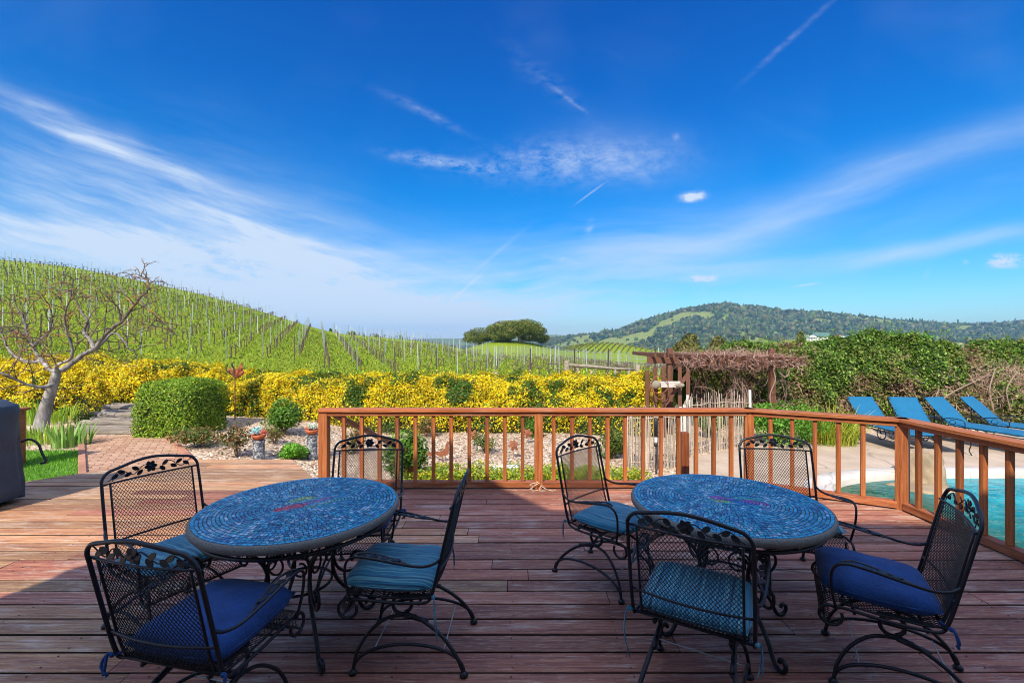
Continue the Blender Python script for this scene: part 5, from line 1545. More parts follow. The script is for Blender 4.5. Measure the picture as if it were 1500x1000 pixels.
# coping ring: slightly rounded, irregular pale stone band
def coping():
    n = len(pool); secs = [(1.0, -.45), (1.0, -.425), (.93, -.408), (.5, -.402), (.06, -.406), (0.0, -.425), (.0, -.60), (.0, -1.6)]
    V = []; F = []
    for (f, z) in secs:
        for i in range(n):
            a, b = pool[i], outer[i]; j = mnoise.noise(Vector((a[0]*2.1, a[1]*2.1, 0)))*.05
            V.append((a[0]*(1-f)+b[0]*f+j*(f > .5), a[1]*(1-f)+b[1]*f+j*(f > .5), z+(.006*mnoise.noise(Vector((a[0]*3, a[1]*3, f))) if z > -.42 else 0)))
    m = len(secs)
    for k in range(m-1):
        for i in range(n): F.append((k*n+i, k*n+(i+1) % n, (k+1)*n+(i+1) % n, (k+1)*n+i))
    me = bpy.data.meshes.new('pool_coping'); me.from_pydata(V, [], F); me.polygons.foreach_set('use_smooth', [True]*len(F)); 
    try: me.set_sharp_from_angle(angle=R(50))
    except Exception: pass
    tag(link_mesh('pool_coping', me, MAT['coping']), kind='structure')
coping()
w = sheet('pool_water', [(x, y) for x, y in pool], -.51, MAT['water'])
# boulder fountain rock at the pool edge
def rock(loc, r3, seed, label, mat='stone', name='boulder'):
    bm = bmesh.new(); bmesh.ops.create_icosphere(bm, subdivisions=4, radius=1)
    for v in bm.verts:
        p = v.co.copy(); q = mnoise.fractal(p*1.3+Vector((seed, 0, 0)), 1, 2, 6)
        v.co = p*(1+.42*q); v.co = Vector((v.co.x*r3[0], v.co.y*r3[1], v.co.z*r3[2]))
        if v.co.z > r3[2]*.62: v.co.z = r3[2]*.62+(v.co.z-r3[2]*.62)*.3
    me = bpy.data.meshes.new(name); bm.to_mesh(me); bm.free(); me.polygons.foreach_set('use_smooth', [True]*len(me.polygons))
    o = link_mesh(name, me, MAT[mat]); o.location = loc; return tag(o, label, 'rock')
rock((6.38, 7.12, -.42), (.30, .26, .52), 5.0, 'tall tan boulder at the edge of the pool behind the railing corner')
rock((6.15, 6.75, -.62), (.50, .30, .20), 7.0, 'low tan stone ledge in the pool at the foot of the boulder')
rock((9.95, 9.75, -.35), (.20, .16, .22), 11.0, 'white rock on the patio right of the fourth blue lounger', 'coping')
rock((10.15, 9.35, -.38), (.14, .12, .10), 13.0, 'small white rock at the foot of the larger white rock', 'coping')

# ------------------------------------------------------------------ loungers
def lounger():
    t = empty('sun_lounger', (0, 0, 0)); iron = MAT['iron']
    W = .27; BA = R(46); hz = .33
    tp = (0, .70*math.cos(BA), hz+.70*math.sin(BA))
    m = MB()
    for s in (-1, 1):
        m.tube([(s*W, 0, hz), (s*W, tp[1], tp[2])], .012, 6); m.tube([(s*W, .35, hz-.02), (s*W, 0, hz), (s*W, -1.18, hz)], .012, 6)
        m.tube([(s*W*.8, .3, hz), (s*W*.8, tp[1]*.6, hz+.42)], .008, 5)
    m.tube([(-W, tp[1], tp[2]), (W, tp[1], tp[2])], .012, 6); m.tube([(-W, -1.18, hz), (W, -1.18, hz)], .012, 6)
    m.build('frame', iron, t, smooth=True)
    for s in (-1, 1):
        m = MB(); m.tube(smooth_path([(s*W, -1.02, hz), (s*(W+.01), -1.06, .2), (s*(W+.02), -1.0, .08), (s*(W+.02), -1.07, .0)], 5), .010, 6); m.build('leg', iron, t, smooth=True)
        m = MB(); m.tube(smooth_path([(s*W, .22, hz), (s*(W+.01), .25, .2), (s*(W+.01), .24, .12)], 4), .010, 6); m.build('leg', iron, t, smooth=True)
        m = MB(); cx = s*(W+.03)
        m.tube([(cx, .24+.12*math.cos(a), .125+.12*math.sin(a)) for a in [2*PI*k/24 for k in range(24)]], .009, 6, closed=True)
        for k in range(5): a = 2*PI*k/5; m.tube([(cx, .24, .125), (cx, .24+.12*math.cos(a), .125+.12*math.sin(a))], .004, 4)
        m.build('wheel', iron, t, smooth=True)
        m = MB(); m.tube(smooth_path([(s*W, .10, hz+.16), (s*(W+.03), -.02, hz+.19), (s*(W+.04), -.16, hz+.20), (s*(W+.04), -.30, hz+.17), (s*(W+.03), -.31, hz+.06), (s*W, -.26, hz)], 5), .009, 6)
        m.tube([(s*(W+.035), -.10+.05*math.cos(a), hz+.12+.05*math.sin(a)) for a in [2*PI*k/16 for k in range(16)]], .006, 5, closed=True)
        m.build('armrest', iron, t, smooth=True)
    def pad(L, org, ang, nm, segs):
        n = 26; k = 12; V = []; F = []
        d = Vector((0, math.cos(ang), math.sin(ang))); nn = Vector((0, -math.sin(ang), math.cos(ang)))
        if nn.z < 0: nn = -nn
        for top in (1, 0):
            for i in range(k+1):
                for j in range(n+1):
                    u = -1+2*i/k; v = j/n; e = max(0, 1-abs(u)**6)**.4*max(0, 1-abs(2*v-1)**14)**.4
                    q = abs(math.sin(PI*v*segs))**.35
                    h = .038*e*(.80+.2*q)+(.004*mnoise.noise(Vector((u*4, v*6, L))))
                    p = Vector((u*(W+.005), 0, 0))+Vector(org)+d*(v*L)+nn*(.055+(h if top else -h)); V.append(p)
        m_ = (k+1)*(n+1)
        for tt in (0, 1):
            for i in range(k):
                for j in range(n):
                    a = tt*m_+i*(n+1)+j; f = (a, a+n+1, a+n+2, a+1); F.append(f if tt == 0 else f[::-1])
        bm = bmesh.new(); vs = [bm.verts.new(p) for p in V]
        for f in F: bm.faces.new([vs[i] for i in f])
        bmesh.ops.remove_doubles(bm, verts=bm.verts, dist=.001); bmesh.ops.recalc_face_normals(bm, faces=bm.faces)
        me = bpy.data.meshes.new(nm); bm.to_mesh(me); bm.free(); me.polygons.foreach_set('use_smooth', [True]*len(me.polygons))
        link_mesh(nm, me, MAT['lounge_blue'], t)
    pad(.73, (0, .0, hz), BA, 'back_cushion', 1)
    pad(1.20, (0, -1.20, hz), 0.0, 'seat_cushion', 3)
    return t
L0 = lounger(); GL = 'blue cushioned sun loungers on the patio'
for i, (px, Y, f, lab) in enumerate(((1283, 9.55, (-.03, -1), 'leftmost of the four blue sun loungers beside the yellow grass'), (1342, 9.5, (-.22, -1), 'second of the four blue sun loungers from the left, behind the railing corner post'),
                                     (1404, 9.5, (.22, -1), 'third of the four blue sun loungers from the left, partly behind the cap rail'), (1458, 9.6, (.45, -1), 'rightmost of the four blue sun loungers with a white rock beside it'))):
    o = L0 if i == 0 else copy_tree(L0); KIDS['l%d' % i] = o
    o.location = (bx(px, Y), Y, -.446); o.rotation_euler = (0, 0, math.atan2(f[1], f[0])+PI/2); tag(o, lab, 'sun lounger', GL)
# low iron side table between two loungers
t = empty('side_table', (bx(1375, 9.9), 9.95, -.446), 0, 'small pale topped iron table between the second and third blue loungers', 'table')
m = MB(); m.lathe([(.02, .43), (.25, .43), (.255, .445), (.25, .46), (.02, .46)], n=24); m.build('tabletop', MAT['rim'], t, smooth=True, sharp=40)
for k in range(3):
    a = 2*PI*k/3; m = MB(); m.tube(smooth_path([(.2*math.cos(a), .2*math.sin(a), .43), (.09*math.cos(a), .09*math.sin(a), .25), (.2*math.cos(a), .2*math.sin(a), 0)], 5), .008, 6); m.build('leg', MAT['iron'], t)

# ------------------------------------------------------------------ stick fence, gate, arbor
def stick_fence(a, b, label, seed, h=1.02, open_=.028, name='stick_fence'):
    r = random.Random(seed); a = Vector(a); b = Vector(b); d = (b-a).normalized(); L = (b-a).length
    t = empty(name, (a.x, a.y, zt(a.x, a.y)), 0, label, 'fence'); m = MB(); s = 0
    while s < L:
        p = d*s; hh = h*r.uniform(.86, 1.08); w = r.uniform(.005, .010)
        v = r.uniform(.6, 1.25); col = (.44*v, .38*v, .31*v) if r.random() < .7 else (.26*v, .18*v, .13*v)
        j = lambda q: r.uniform(-q, q)
        m.tube([(p.x+j(.01), p.y+j(.012), -.05), (p.x+j(.014), p.y+j(.012), hh*.35), (p.x+j(.014), p.y+j(.012), hh*.7), (p.x+j(.02), p.y+j(.012), hh)], [w, w*.95, w*.9, w*.75], 5, tint=col)
        s += open_*r.uniform(.6, 1.4)
    m.build('stick', MAT['twig'], t)
    for z in (.10, h*.82):
        m = MB()
        for off in (-.014, .014):
            n = int(L/.045); m.tube([(d.x*L*k/n+d.y*off*(-1)**k, d.y*L*k/n-d.x*off*(-1)**k, z+.012*math.sin(k*.6)+.03*math.sin(k*.11)) for k in range(n+1)], .006, 4, tint=(.42, .33, .26))
        m.build('binding', MAT['twig'], t)
    for s in (0, L):
        m = MB(); p = d*s; m.tube([(p.x, p.y, -.1), (p.x+.01, p.y, .5), (p.x, p.y, h*1.02)], [.030, .028, .026], 8, tint=(.48, .44, .40)); m.build('post', MAT['twig'], t, smooth=True)
stick_fence((1.88, 7.5, 0), (2.82, 7.62, 0), 'dense pale stick fence beside the gravel, left of the short brown post', 3, 1.0, .020)
stick_fence((2.90, 7.66, 0), (3.24, 8.35, 0), 'narrow pale stick gate standing ajar', 6, 1.02, .024, 'stick_gate')
stick_fence((3.24, 8.40, 0), (4.86, 9.3, 0), 'open pale stick fence running along the patio under the arbor vine', 4, 1.10, .040)
x, y = bx(1003, 6.15), 6.15
m = MB(); m.box((0, 0, .42), (.095, .095, .95), bev=.004, tint=(.55, .45, .45)); o = m.build('short_post', MAT['rail_z']); o.location = (x, y, -.46); tag(o, 'short dark brown square post standing behind the railing', 'post')
# garden torch, black with a pale lamp
t = empty('garden_lamp', (bx(961, 7.2), 7.2, -.45), 0, 'black garden lamp post with a white band in front of the stick fence', 'lamp')
m = MB(); m.tube([(0, 0, 0), (0, 0, .48)], .012, 8); m.build('stake', MAT['pvc'], t, smooth=True)
m = MB(); m.lathe([(.012, .44), (.03, .46), (.032, .50), (.012, .51)], n=12); m.build('collar', MAT['pvc'], t, smooth=True)
m = MB(); m.lathe([(.018, .51), (.022, .515), (.022, .60), (.018, .605)], n=12); m.build('lens', MAT['white'], t, smooth=True)
m = MB(); m.lathe([(.028, .605), (.034, .61), (.030, .88), (.012, .90)], n=12); m.build('cap', MAT['pvc'], t, smooth=True)

def arbor():
    Y = 10.4
    t = empty('arbor', (bx(1050, Y), Y, -.45), 0, 'brown wooden arbor with overhead beams carrying a dry vine', 'arbor')
    x0 = t.location.x; X = lambda px, yy=Y: (px-750)/667*yy-x0
    Z = lambda py, yy=Y: CAMH-(py-500)/667*yy+.45
    for (px, d, top) in ((981, 0, 513), (1030, 1.2, 520), (1131, 0, 514), (1145, 1.2, 522)):
        m = MB(); m.box((X(px, Y+d), d, Z(top, Y+d)/2), (.115, .115, Z(top, Y+d)+.1), bev=.006); m.build('post', MAT['arbor'], t)
    zb = Z(527)
    for d in (-.07, .07, 1.13, 1.27):
        m = MB(); m.beam((X(948, Y+d), d, zb+.0), (X(1168, Y+d), d, zb-.10), .04, .14, bev=.004); m.build('beam', MAT['arbor_x'], t)
    n = 17
    for k in range(n):
        f = k/(n-1); x_ = X(954)+(X(1162)-X(954))*f
        m = MB(); m.beam((x_, -.32, zb+.115-.10*f), (x_, 1.55, zb+.118-.10*f), .04, .085, bev=.003); m.build('rafter', MAT['arbor_x'], t)
arbor()
def tangle(name, label, cat, boxf, n, seed, pal, L=(.25, .7), r0=.006, curl=.6, hang=0.0, origin=(0, 0, 0), thick=None):
    """dry twining stems filling a region given by boxf(rng) -> point"""
    r = random.Random(seed); m = MB(); rng = np.random.default_rng(seed)
    for k in range(n):
        p = Vector(boxf(r)); d = Vector((r.uniform(-1, 1), r.uniform(-1, 1), r.uniform(-1, 1))).normalized(); pts = [p]; ln = r.uniform(*L); q = 7
        ax = Vector((r.uniform(-1, 1), r.uniform(-1, 1), r.uniform(-1, 1))).normalized()
        for i in range(q):
            d = (Matrix.Rotation(r.uniform(0, curl), 3, ax) @ d+Vector((r.uniform(-.3, .3), r.uniform(-.3, .3), r.uniform(-.3, .3)-hang))).normalized(); pts.append(pts[-1]+d*ln/q)
        w = r0*r.uniform(.5, 1.4); c = pal[r.randrange(len(pal))]; v = r.uniform(.7, 1.3)
        m.tube(pts, [w*(1-.6*i/q) for i in range(q+1)], 4, cap=False, tint=tuple(x*v for x in c))
    for pts in thick or []:
        m.tube(smooth_path(pts, 5), .014, 6, tint=(.26, .18, .14))
    o = m.build(name, MAT['twig'])
    return tag(o, label, cat)
VP = [(.22, .11, .08), (.30, .17, .13), (.15, .07, .05), (.38, .26, .21), (.25, .10, .08), (.40, .28, .22)]
def vp(r):
    px = r.uniform(985, 1166) if r.random() < .9 else r.uniform(1000, 1120); y = r.uniform(10.05, 11.9); f = (px-985)/181
    e = math.sin(PI*min(1, max(0, (px-975)/200)))
    top = 527-15*e**.6; bot = 536+5*e
    py = r.uniform(top+5, bot-3)
    return ((px-750)/667*10.6*(1+(y-10.6)*.02), y, CAMH-(py-500)/667*10.6)
def vt(px, py, y): return Vector(((px-750)/667*y, y, CAMH-(py-500)/667*y))
thk = [[vt(1078, 600, 10.9), vt(1072, 575, 10.8), vt(1080, 555, 10.7), vt(1076, 538, 10.6), vt(1090, 525, 10.6)], [vt(1084, 600, 10.9), vt(1088, 570, 10.7), vt(1078, 548, 10.7), vt(1062, 532, 10.6)],
       [vt(1134, 610, 10.3), vt(1128, 580, 10.3), vt(1136, 555, 10.3), vt(1128, 535, 10.4), vt(1110, 524, 10.5)], [vt(1148, 600, 10.9), vt(1152, 570, 10.7), vt(1146, 545, 10.6)], [vt(1031, 600, 11.5), vt(1036, 570, 11.4), vt(1030, 540, 11.2), vt(1050, 524, 10.8)], [vt(1143, 530, 10.3), vt(1152, 532, 10.2), vt(1156, 545, 10.2), vt(1150, 552, 10.2), vt(1142, 545, 10.2)]]
tangle('arbor_vine', 'tangled leafless brown vine heaped over the arbor beams', 'vine', vp, 3000, 12, VP, L=(.12, .34), thick=thk)
def vp2(r):
    px = r.choice((1033, 1078, 1078, 1082, 1132, 1148))+r.gauss(0, 10); py = r.uniform(535, 605); y = r.uniform(10.3, 11.2)
    return tuple(vt(px, py, y))
tangle('hanging_vine', 'dry brown vine stems hanging down around the arbor posts', 'vine', vp2, 260, 13, VP, L=(.25, .6), r0=.005, hang=.3)
def vp3(r):
    px = r.gauss(1475, 50); py = r.gauss(564, 17); 
    px = min(max(px, 1375), 1600); py = min(max(py, 538), 605); return tuple(vt(px, py, 11.55+r.uniform(-.35, .3)))
tangle('dry_vine', 'pale brown leafless vine spread over the hedge behind the rightmost blue lounger', 'vine', vp3, 3000, 14, [(.34, .24, .17), (.46, .34, .25), (.24, .16, .11), (.40, .22, .17)], L=(.15, .45), r0=.006,
       thick=[[vt(1372, 590, 11.0), vt(1400, 572, 11.1), vt(1425, 560, 11.2), vt(1450, 548, 11.2)], [vt(1455, 600, 11.1), vt(1450, 570, 11.1), vt(1458, 540, 11.2)], [vt(1480, 600, 11.1), vt(1475, 570, 11.1), vt(1490, 545, 11.2)], [vt(1380, 588, 11.0), vt(1372, 580, 11.0), vt(1376, 570, 11.0)]])
def vp4(r):
    px = r.choice((1265, 1240, 1180))+r.gauss(0, 16); py = r.gauss(548, 13) if px > 1215 else r.gauss(565, 14); return tuple(vt(px, py, 11.75+r.uniform(-.2, .2)))
tangle('dry_vine', 'small patch of brown twining stems in the middle of the tall green hedge', 'vine', vp4, 520, 15, [(.30, .15, .11), (.40, .26, .2), (.22, .11, .08)], L=(.2, .5), r0=.005)

# tall picket gate with ring
t = empty('picket_gate', (bx(980, 10.0), 10.0, -.45), 0, 'gate of tall brown pickets with uneven tops at the end of the yellow hedge', 'gate')
for k, (px, tp) in enumerate(((948, 541), (960, 537), (972, 534.5), (996, 536), (1008, 540))):
    z = CAMH-(tp-500)/667*10+.45; m = MB(); m.box(((px-980)/667*10, 0, z/2-.02), (.085, .025, z), bev=.004); m.build('picket', MAT['arbor'], t)
m = MB(); m.beam((-.50, .03, .55), (.45, .03, .55), .035, .09); m.build('cross_rail', MAT['arbor_x'], t)
m = MB(); m.beam((-.15, .03, .62), (.45, .03, 1.42), .03, .08); m.build('brace', MAT['arbor_x'], t)
ys = 9.85
t2 = empty('driftwood_board', (bx(978, ys), ys, CAMH-(563-500)/667*ys), 0, 'pale bleached driftwood board hung across the picket gate', 'sign')
m = MB(); m.box((-.02, 0, 0), (.60, .03, .14), bev=.012); m.build('board', MAT['coping'], t2)
m = MB(); m.ball((-.27, -.03, .0), (.12, .04, .09), 14, 10); m.ball((.26, -.03, -.015), (.10, .03, .05), 12, 8); m.build('weathered_knob', MAT['grey_wood'], t2, smooth=True)
t3 = empty('iron_ring', (bx(966, 9.75), 9.75, CAMH-(562-500)/667*9.75), 0, 'rusty iron ring and bracket hung on the left of the picket gate', 'garden ornament')
m = MB(); m.tube([(.19*math.cos(a), 0, .19*math.sin(a)-.02) for a in [2*PI*k/28 for k in range(28)]], .010, 6, closed=True); m.build('ring', MAT['rust'], t3, smooth=True)
m = MB(); m.tube(smooth_path([(-.15, 0, -.05), (-.10, -.02, -.25), (.02, 0, -.33), (.10, 0, -.25), (.04, 0, -.18)], 5), .012, 6); m.tube([(-.2, 0, .02), (-.2, 0, -.35)], .010, 6); m.build('bracket', MAT['rust'], t3, smooth=True)

# log rail fence behind the hedge
t = empty('log_fence', (bx(880, 15), 15, zt(bx(880, 15), 15)), 0, 'weathered grey split rail fence with one long log between its posts', 'fence')
q0 = t.location
def LP(px, py, y=15.0): return Vector(((px-750)/667*y, y, CAMH-(py-500)/667*y))-q0
m = MB(); m.tube([LP(834, 534.5), LP(870, 537), LP(900, 540), LP(930, 541)], [.05, .055, .05, .045], 8); m.build('rail', MAT['grey_wood'], t, smooth=True)
for (px, tp, w) in ((830, 528, .08), (846, 538, .05), (866, 542, .045), (901, 541, .045), (921, 541, .04), (934, 534, .075), (727, 545, .06)):
    m = MB(); a = LP(px, tp); m.tube([(a.x, a.y, 0-.3), (a.x+.01, a.y, a.z)], [w*1.1, w], 8); m.build('post', MAT['grey_wood'], t, smooth=True)

# ------------------------------------------------------------------ tall hedge on the right
TH = [(960, 540), (1000, 528), (1060, 515), (1090, 503), (1120, 503), (1160, 504), (1200, 505), (1235, 500), (1262, 491), (1290, 489), (1320, 489), (1350, 488), (1378, 494), (1400, 503), (1430, 511), (1455, 510), (1480, 503), (1520, 503), (1600, 500), (1800, 495)]
def cf_tall(s):
    px = 1000+s*760; Y = 12.0; x = (px-750)/667*Y
    return x, Y+.5, -.6, CAMH-(np.interp(px, [a for a, b in TH], [b for a, b in TH])-500)/667*(Y+.15)-.08, 1.25
def pal_tall(P, rng):
    n = len(P); g = vnoise(P, .9, 4.0)+.5*vnoise(P, 2.6, 9.0)
    T = palette_pick(rng, n, [(.060, .13, .012), (.11, .20, .02), (.18, .30, .03), (.03, .06, .010), (.30, .40, .08)], [3, 3, 2.2, 3, 1.2], .22)
    O = palette_pick(rng, n, [(.13, .18, .03), (.19, .22, .04), (.09, .11, .02), (.26, .24, .07)])
    B = palette_pick(rng, n, [(.25, .15, .10), (.32, .22, .15), (.16, .09, .06)])
    low = np.clip((1.0-P[:, 2])*.5, 0, .5)
    k = (g+low+rng.normal(0, .2, n)) > .24; T[k] = O[k]
    k = (g+low*1.1+rng.normal(0, .2, n)) > .60; T[k] = B[k]
    return T
hedge('tall_hedge', cf_tall, 190000, .062, pal_tall, 'tall overgrown green hedge behind the blue loungers and the arbor', 'hedge', 8, rough=.17)
def sprigs():
    rng = np.random.default_rng(3); m_c = []; N_ = []; m = MB(); r = random.Random(3)
    for k in range(210):
        s = rng.random(); x, y, z0, z1, hd = cf_tall(s); yy = y+rng.uniform(-1.0, .6); h = rng.uniform(.10, .42)*(1.3 if rng.random() < .15 else .8)
        a = Vector((x, yy, z1-.05)); b = a+Vector((rng.normal(0, .1), rng.normal(0, .08), h))
        m.tube([a, (a+b)/2+Vector((r.uniform(-.03, .03), 0, 0)), b], [.006, .005, .003], 4, tint=(.12, .14, .04))
        for q in range(12):
            f = rng.random(); p = a.lerp(b, f)+Vector((rng.normal(0, .035), rng.normal(0, .035), 0)); m_c.append(p)
    C = np.array(m_c); n = len(C); Nn = rng.normal(0, .7, (n, 3)); Nn[:, 1] -= .4
    V, F = leaf_arrays(C, Nn, .07*rng.uniform(.6, 1.3, n), rng)
    base = len(V); tv = np.array(m.v); tf = []
    for f in m.f:
        if len(f) == 4: tf += [(f[0], f[1], f[2]), (f[0], f[2], f[3])]
    V = np.concatenate([V, tv]); F = np.concatenate([F, np.array(tf)+base])
    T = np.concatenate([np.repeat(palette_pick(rng, n, [(.10, .26, .02), (.16, .34, .03), (.07, .16, .015)]), 4, 0), np.array(m.tint)])
    ro = bpy.data.objects['tall_hedge']
    np_mesh('sprig', V, F, MAT['leaf'], ro, tint=T)
sprigs()

# ------------------------------------------------------------------ vineyard
def vineyard():
    rng = random.Random(31); d = Vector((-.39, .921)).normalized(); pvec = Vector((d.y, -d.x)); pitch = 2.15
    posts = []; vines = []; wires = []
    def edge(px): return float(np.interp(px, [-400, 0, 150, 300, 430, 600, 720, 1000], [22, 24, 27, 31, 34, 30, 26, 25]))
    for k in range(-62, 46):
        o = pvec*(k*pitch+.4)
        prev = None; run = []
        t = 10.0+rng.uniform(0, .4); s_in = None
        while t < 132:
            p = o+d*t; t += 1.5
            if p.y < 14: continue
            px = 750+667*p.x/p.y
            if px < -160 or px > 1080: continue
            lim = 94 if px < 620 else 84
            if p.y < edge(px) or p.y > lim: continue
            if s_in is None: s_in = 0; c = 0
            z = zt(p.x, p.y); run.append((p.x, p.y, z)); dist = p.y
            if c % 4 == 0: posts.append((dist, p.x+rng.uniform(-.05, .05), p.y, z, c == 0))
            if rng.random() < (.80 if px < 560 else .50): vines.append((dist, p.x+rng.uniform(-.06, .06), p.y+.7*d.y, zt(p.x+.7*d.x, p.y+.7*d.y)))
            c += 1
        if len(run) > 2: wires.append(run)
    posts.sort(); vines.sort()
    print('vineyard', len(posts), len(vines), len(wires))
    def post_mb(h, w, tilt=0):
        m = MB(); m.box((0, 0, h/2-.1), (w, w*.7, h+.2)); return m
    pm = []
    for q, (h, w, mt) in enumerate(((1.95, .044, 'post_steel'), (1.85, .04, 'post_steel'), (2.0, .044, 'post_pale'), (1.9, .07, 'post_dark'))):
        o = post_mb(h, w).build('vineyard_post', MAT[mt]); pm.append(o.data); bpy.data.objects.remove(o)
    VR = random.Random(6); rest = {'post_steel': MB(), 'post_dark': MB(), 'post_pale': MB()}
    L = {'s': ('slim metal trellis stake standing in a vineyard row', 'slim metal stakes of the vineyard trellis'), 'd': ('dark wooden post at the near end of a vineyard row', 'dark end posts of the vineyard rows')}
    for i, (dist, x, y, z, first) in enumerate(posts):
        q = 3 if (first and VR.random() < .6) else VR.choice((0, 0, 1, 2))
        if i < 300:
            o = bpy.data.objects.new('trellis_stake' if q != 3 else 'end_post', pm[q]); COL.objects.link(o); o.location = (x, y, z); o.rotation_euler = (VR.gauss(0, .02), VR.gauss(0, .025), VR.random())
            lab, gr = L['d' if q == 3 else 's']; tag(o, lab, 'post', gr)
        else:
            h = 1.85 if q != 3 else 1.9; rest['post_dark' if q == 3 else ('post_pale' if q == 2 else 'post_steel')].box((x, y, z+h/2-.1), (.045, .035, h+.2), rz=VR.random())
    for k, m in rest.items():
        if m.v: tag(m.build('far_trellis_stakes', MAT[k]), 'rows of thin trellis stakes high on the vineyard slope', 'posts', kind='stuff')
    # gnarled vines: a short trunk and two cordon arms
    vm_ = []
    def vine_mb(r):
        m = MB(); h = r.uniform(.55, .75); a = math.atan2(d.y, d.x)
        m.tube([(0, 0, -.05), (r.uniform(-.04, .04), r.uniform(-.04, .04), h*.5), (r.uniform(-.03, .03), 0, h)], [.05, .038, .045], 5, tint=(.10, .065, .05))
        for s in (-1, 1):
            n = r.choice((3, 4)); pts = [Vector((0, 0, h))]
            for q in range(n): pts.append(pts[-1]+Vector((math.cos(a)*s*.2, math.sin(a)*s*.2, r.uniform(-.03, .06))))
            m.tube(pts, [.035]+[.026]*(n-1)+[.016], 4, tint=(.12, .075, .06))
            for q in pts[1:]:
                if r.random() < .75: m.tube([q, q+Vector((r.uniform(-.06, .06), r.uniform(-.06, .06), r.uniform(.10, .28)))], [.013, .006], 4, tint=(.17, .10, .08))
        return m
    vr = random.Random(8); protos = [vine_mb(vr) for _ in range(7)]
    for p in protos: o = p.build('grapevine', MAT['twig']); vm_.append(o.data); bpy.data.objects.remove(o)
    far = MB()
    for i, (dist, x, y, z) in enumerate(vines):
        if i < 300:
            o = bpy.data.objects.new('grapevine', vm_[vr.randrange(7)]); COL.objects.link(o); o.location = (x, y, z); s = vr.uniform(.8, 1.15); o.scale = (s, s, s)
            tag(o, 'gnarled leafless grapevine pruned back in a vineyard row', 'grapevine', 'pruned grapevines in the nearer vineyard rows')
        else:
            p = protos[vr.randrange(7)]; s = vr.uniform(.8, 1.15)
            if dist < 60: far.add([(x+a*s, y+b*s, z+c*s) for a, b, c in p.v], p.f, (.14, .10, .075))
            else:
                far.box((x, y, z+.3), (.06, .06, .6), tint=(.10, .065, .05)); far.box((x, y, z+.56), (.07, .8, .05), rz=.4, tint=(.12, .075, .06))
    tag(far.build('far_grapevines', MAT['twig']), 'leafless grapevines in rows up the far slope', 'grapevines', kind='stuff')
    for run in wires:
        m = MB()
        for h in (.72, 1.25, 1.7): m.tube([(x, y, z+h) for x, y, z in run], .0022, 3, cap=False)
        o = m.build('trellis_wire', MAT['post_steel']); tag(o, 'thin wires strung along a vineyard row between its stakes', 'wire', 'trellis wires along the vineyard rows')
MAT['post_pale'] = simple('pale stake', (.48, .52, .50), .5, vary=.2, nscale=4)
vineyard()
def meadow():
    rng = np.random.default_rng(12); n = 120000
    y = 13+rng.random(n)**1.5*62; u = rng.uniform(-1.2, .5, n); x = u*y
    z = zter(x, y)
    k = vnoise(np.stack([x, y, x*0], 1), .35, 4)
    h = (.05+.08*rng.random(n))*(1+.6*k)*(1+y/90); w = .022+y*.0007
    an = rng.random(n)*PI
    B = np.stack([x, y, z-.01], 1); dx = np.stack([np.cos(an)*w, np.sin(an)*w, np.zeros(n)], 1)
    tip = B+np.stack([rng.normal(0, .05, n), rng.normal(0, .05, n), h], 1)
    V = np.stack([B-dx, B+dx, tip], 1).reshape(-1, 3)
    T = palette_pick(rng, n, [(.18, .27, .012), (.27, .37, .018), (.36, .44, .025), (.06, .11, .012), (.36, .32, .06)], [3, 3, 2.2, 2.4, 1.3], .24)
    T = T*(.84+.3*k[:, None])
    tag(np_mesh('meadow_grass', V, np.arange(n*3).reshape(-1, 3), MAT['leaf'], tint=np.repeat(T, 3, 0)), 'bright green spring grass between the vineyard rows', 'grass', kind='stuff')
meadow()
# vine rows on the far knolls
def far_rows():
    m = MB(); r = random.Random(4)
    for k in range(48):
        x0 = 18+k*2.6
        for q in range(16):
            y = 196+q*2.6; x = x0+q*.9
            px = 750+667*x/y
            if px < 815 or px > 1030: continue
            m.box((x, y, zt(x, y)+.45), (.28, 2.2, .8+r.uniform(-.2, .2)), rz=-.3, tint=(.17, .20, .03) if r.random() < .8 else (.15, .11, .05))
    for k in range(60):
        x0 = 98+k*2.2
        for q in range(9):
            y = 206+q*3.0; x = x0+q*.6
            m.box((x, y, zt(x, y)+.5), (.09, .09, 1.9), tint=(.3, .27, .2))
    tag(m.build('distant_vine_rows', MAT['twig']), 'yellow green vine rows striping the low knolls below the mountain', 'vine rows', kind='stuff')
far_rows()

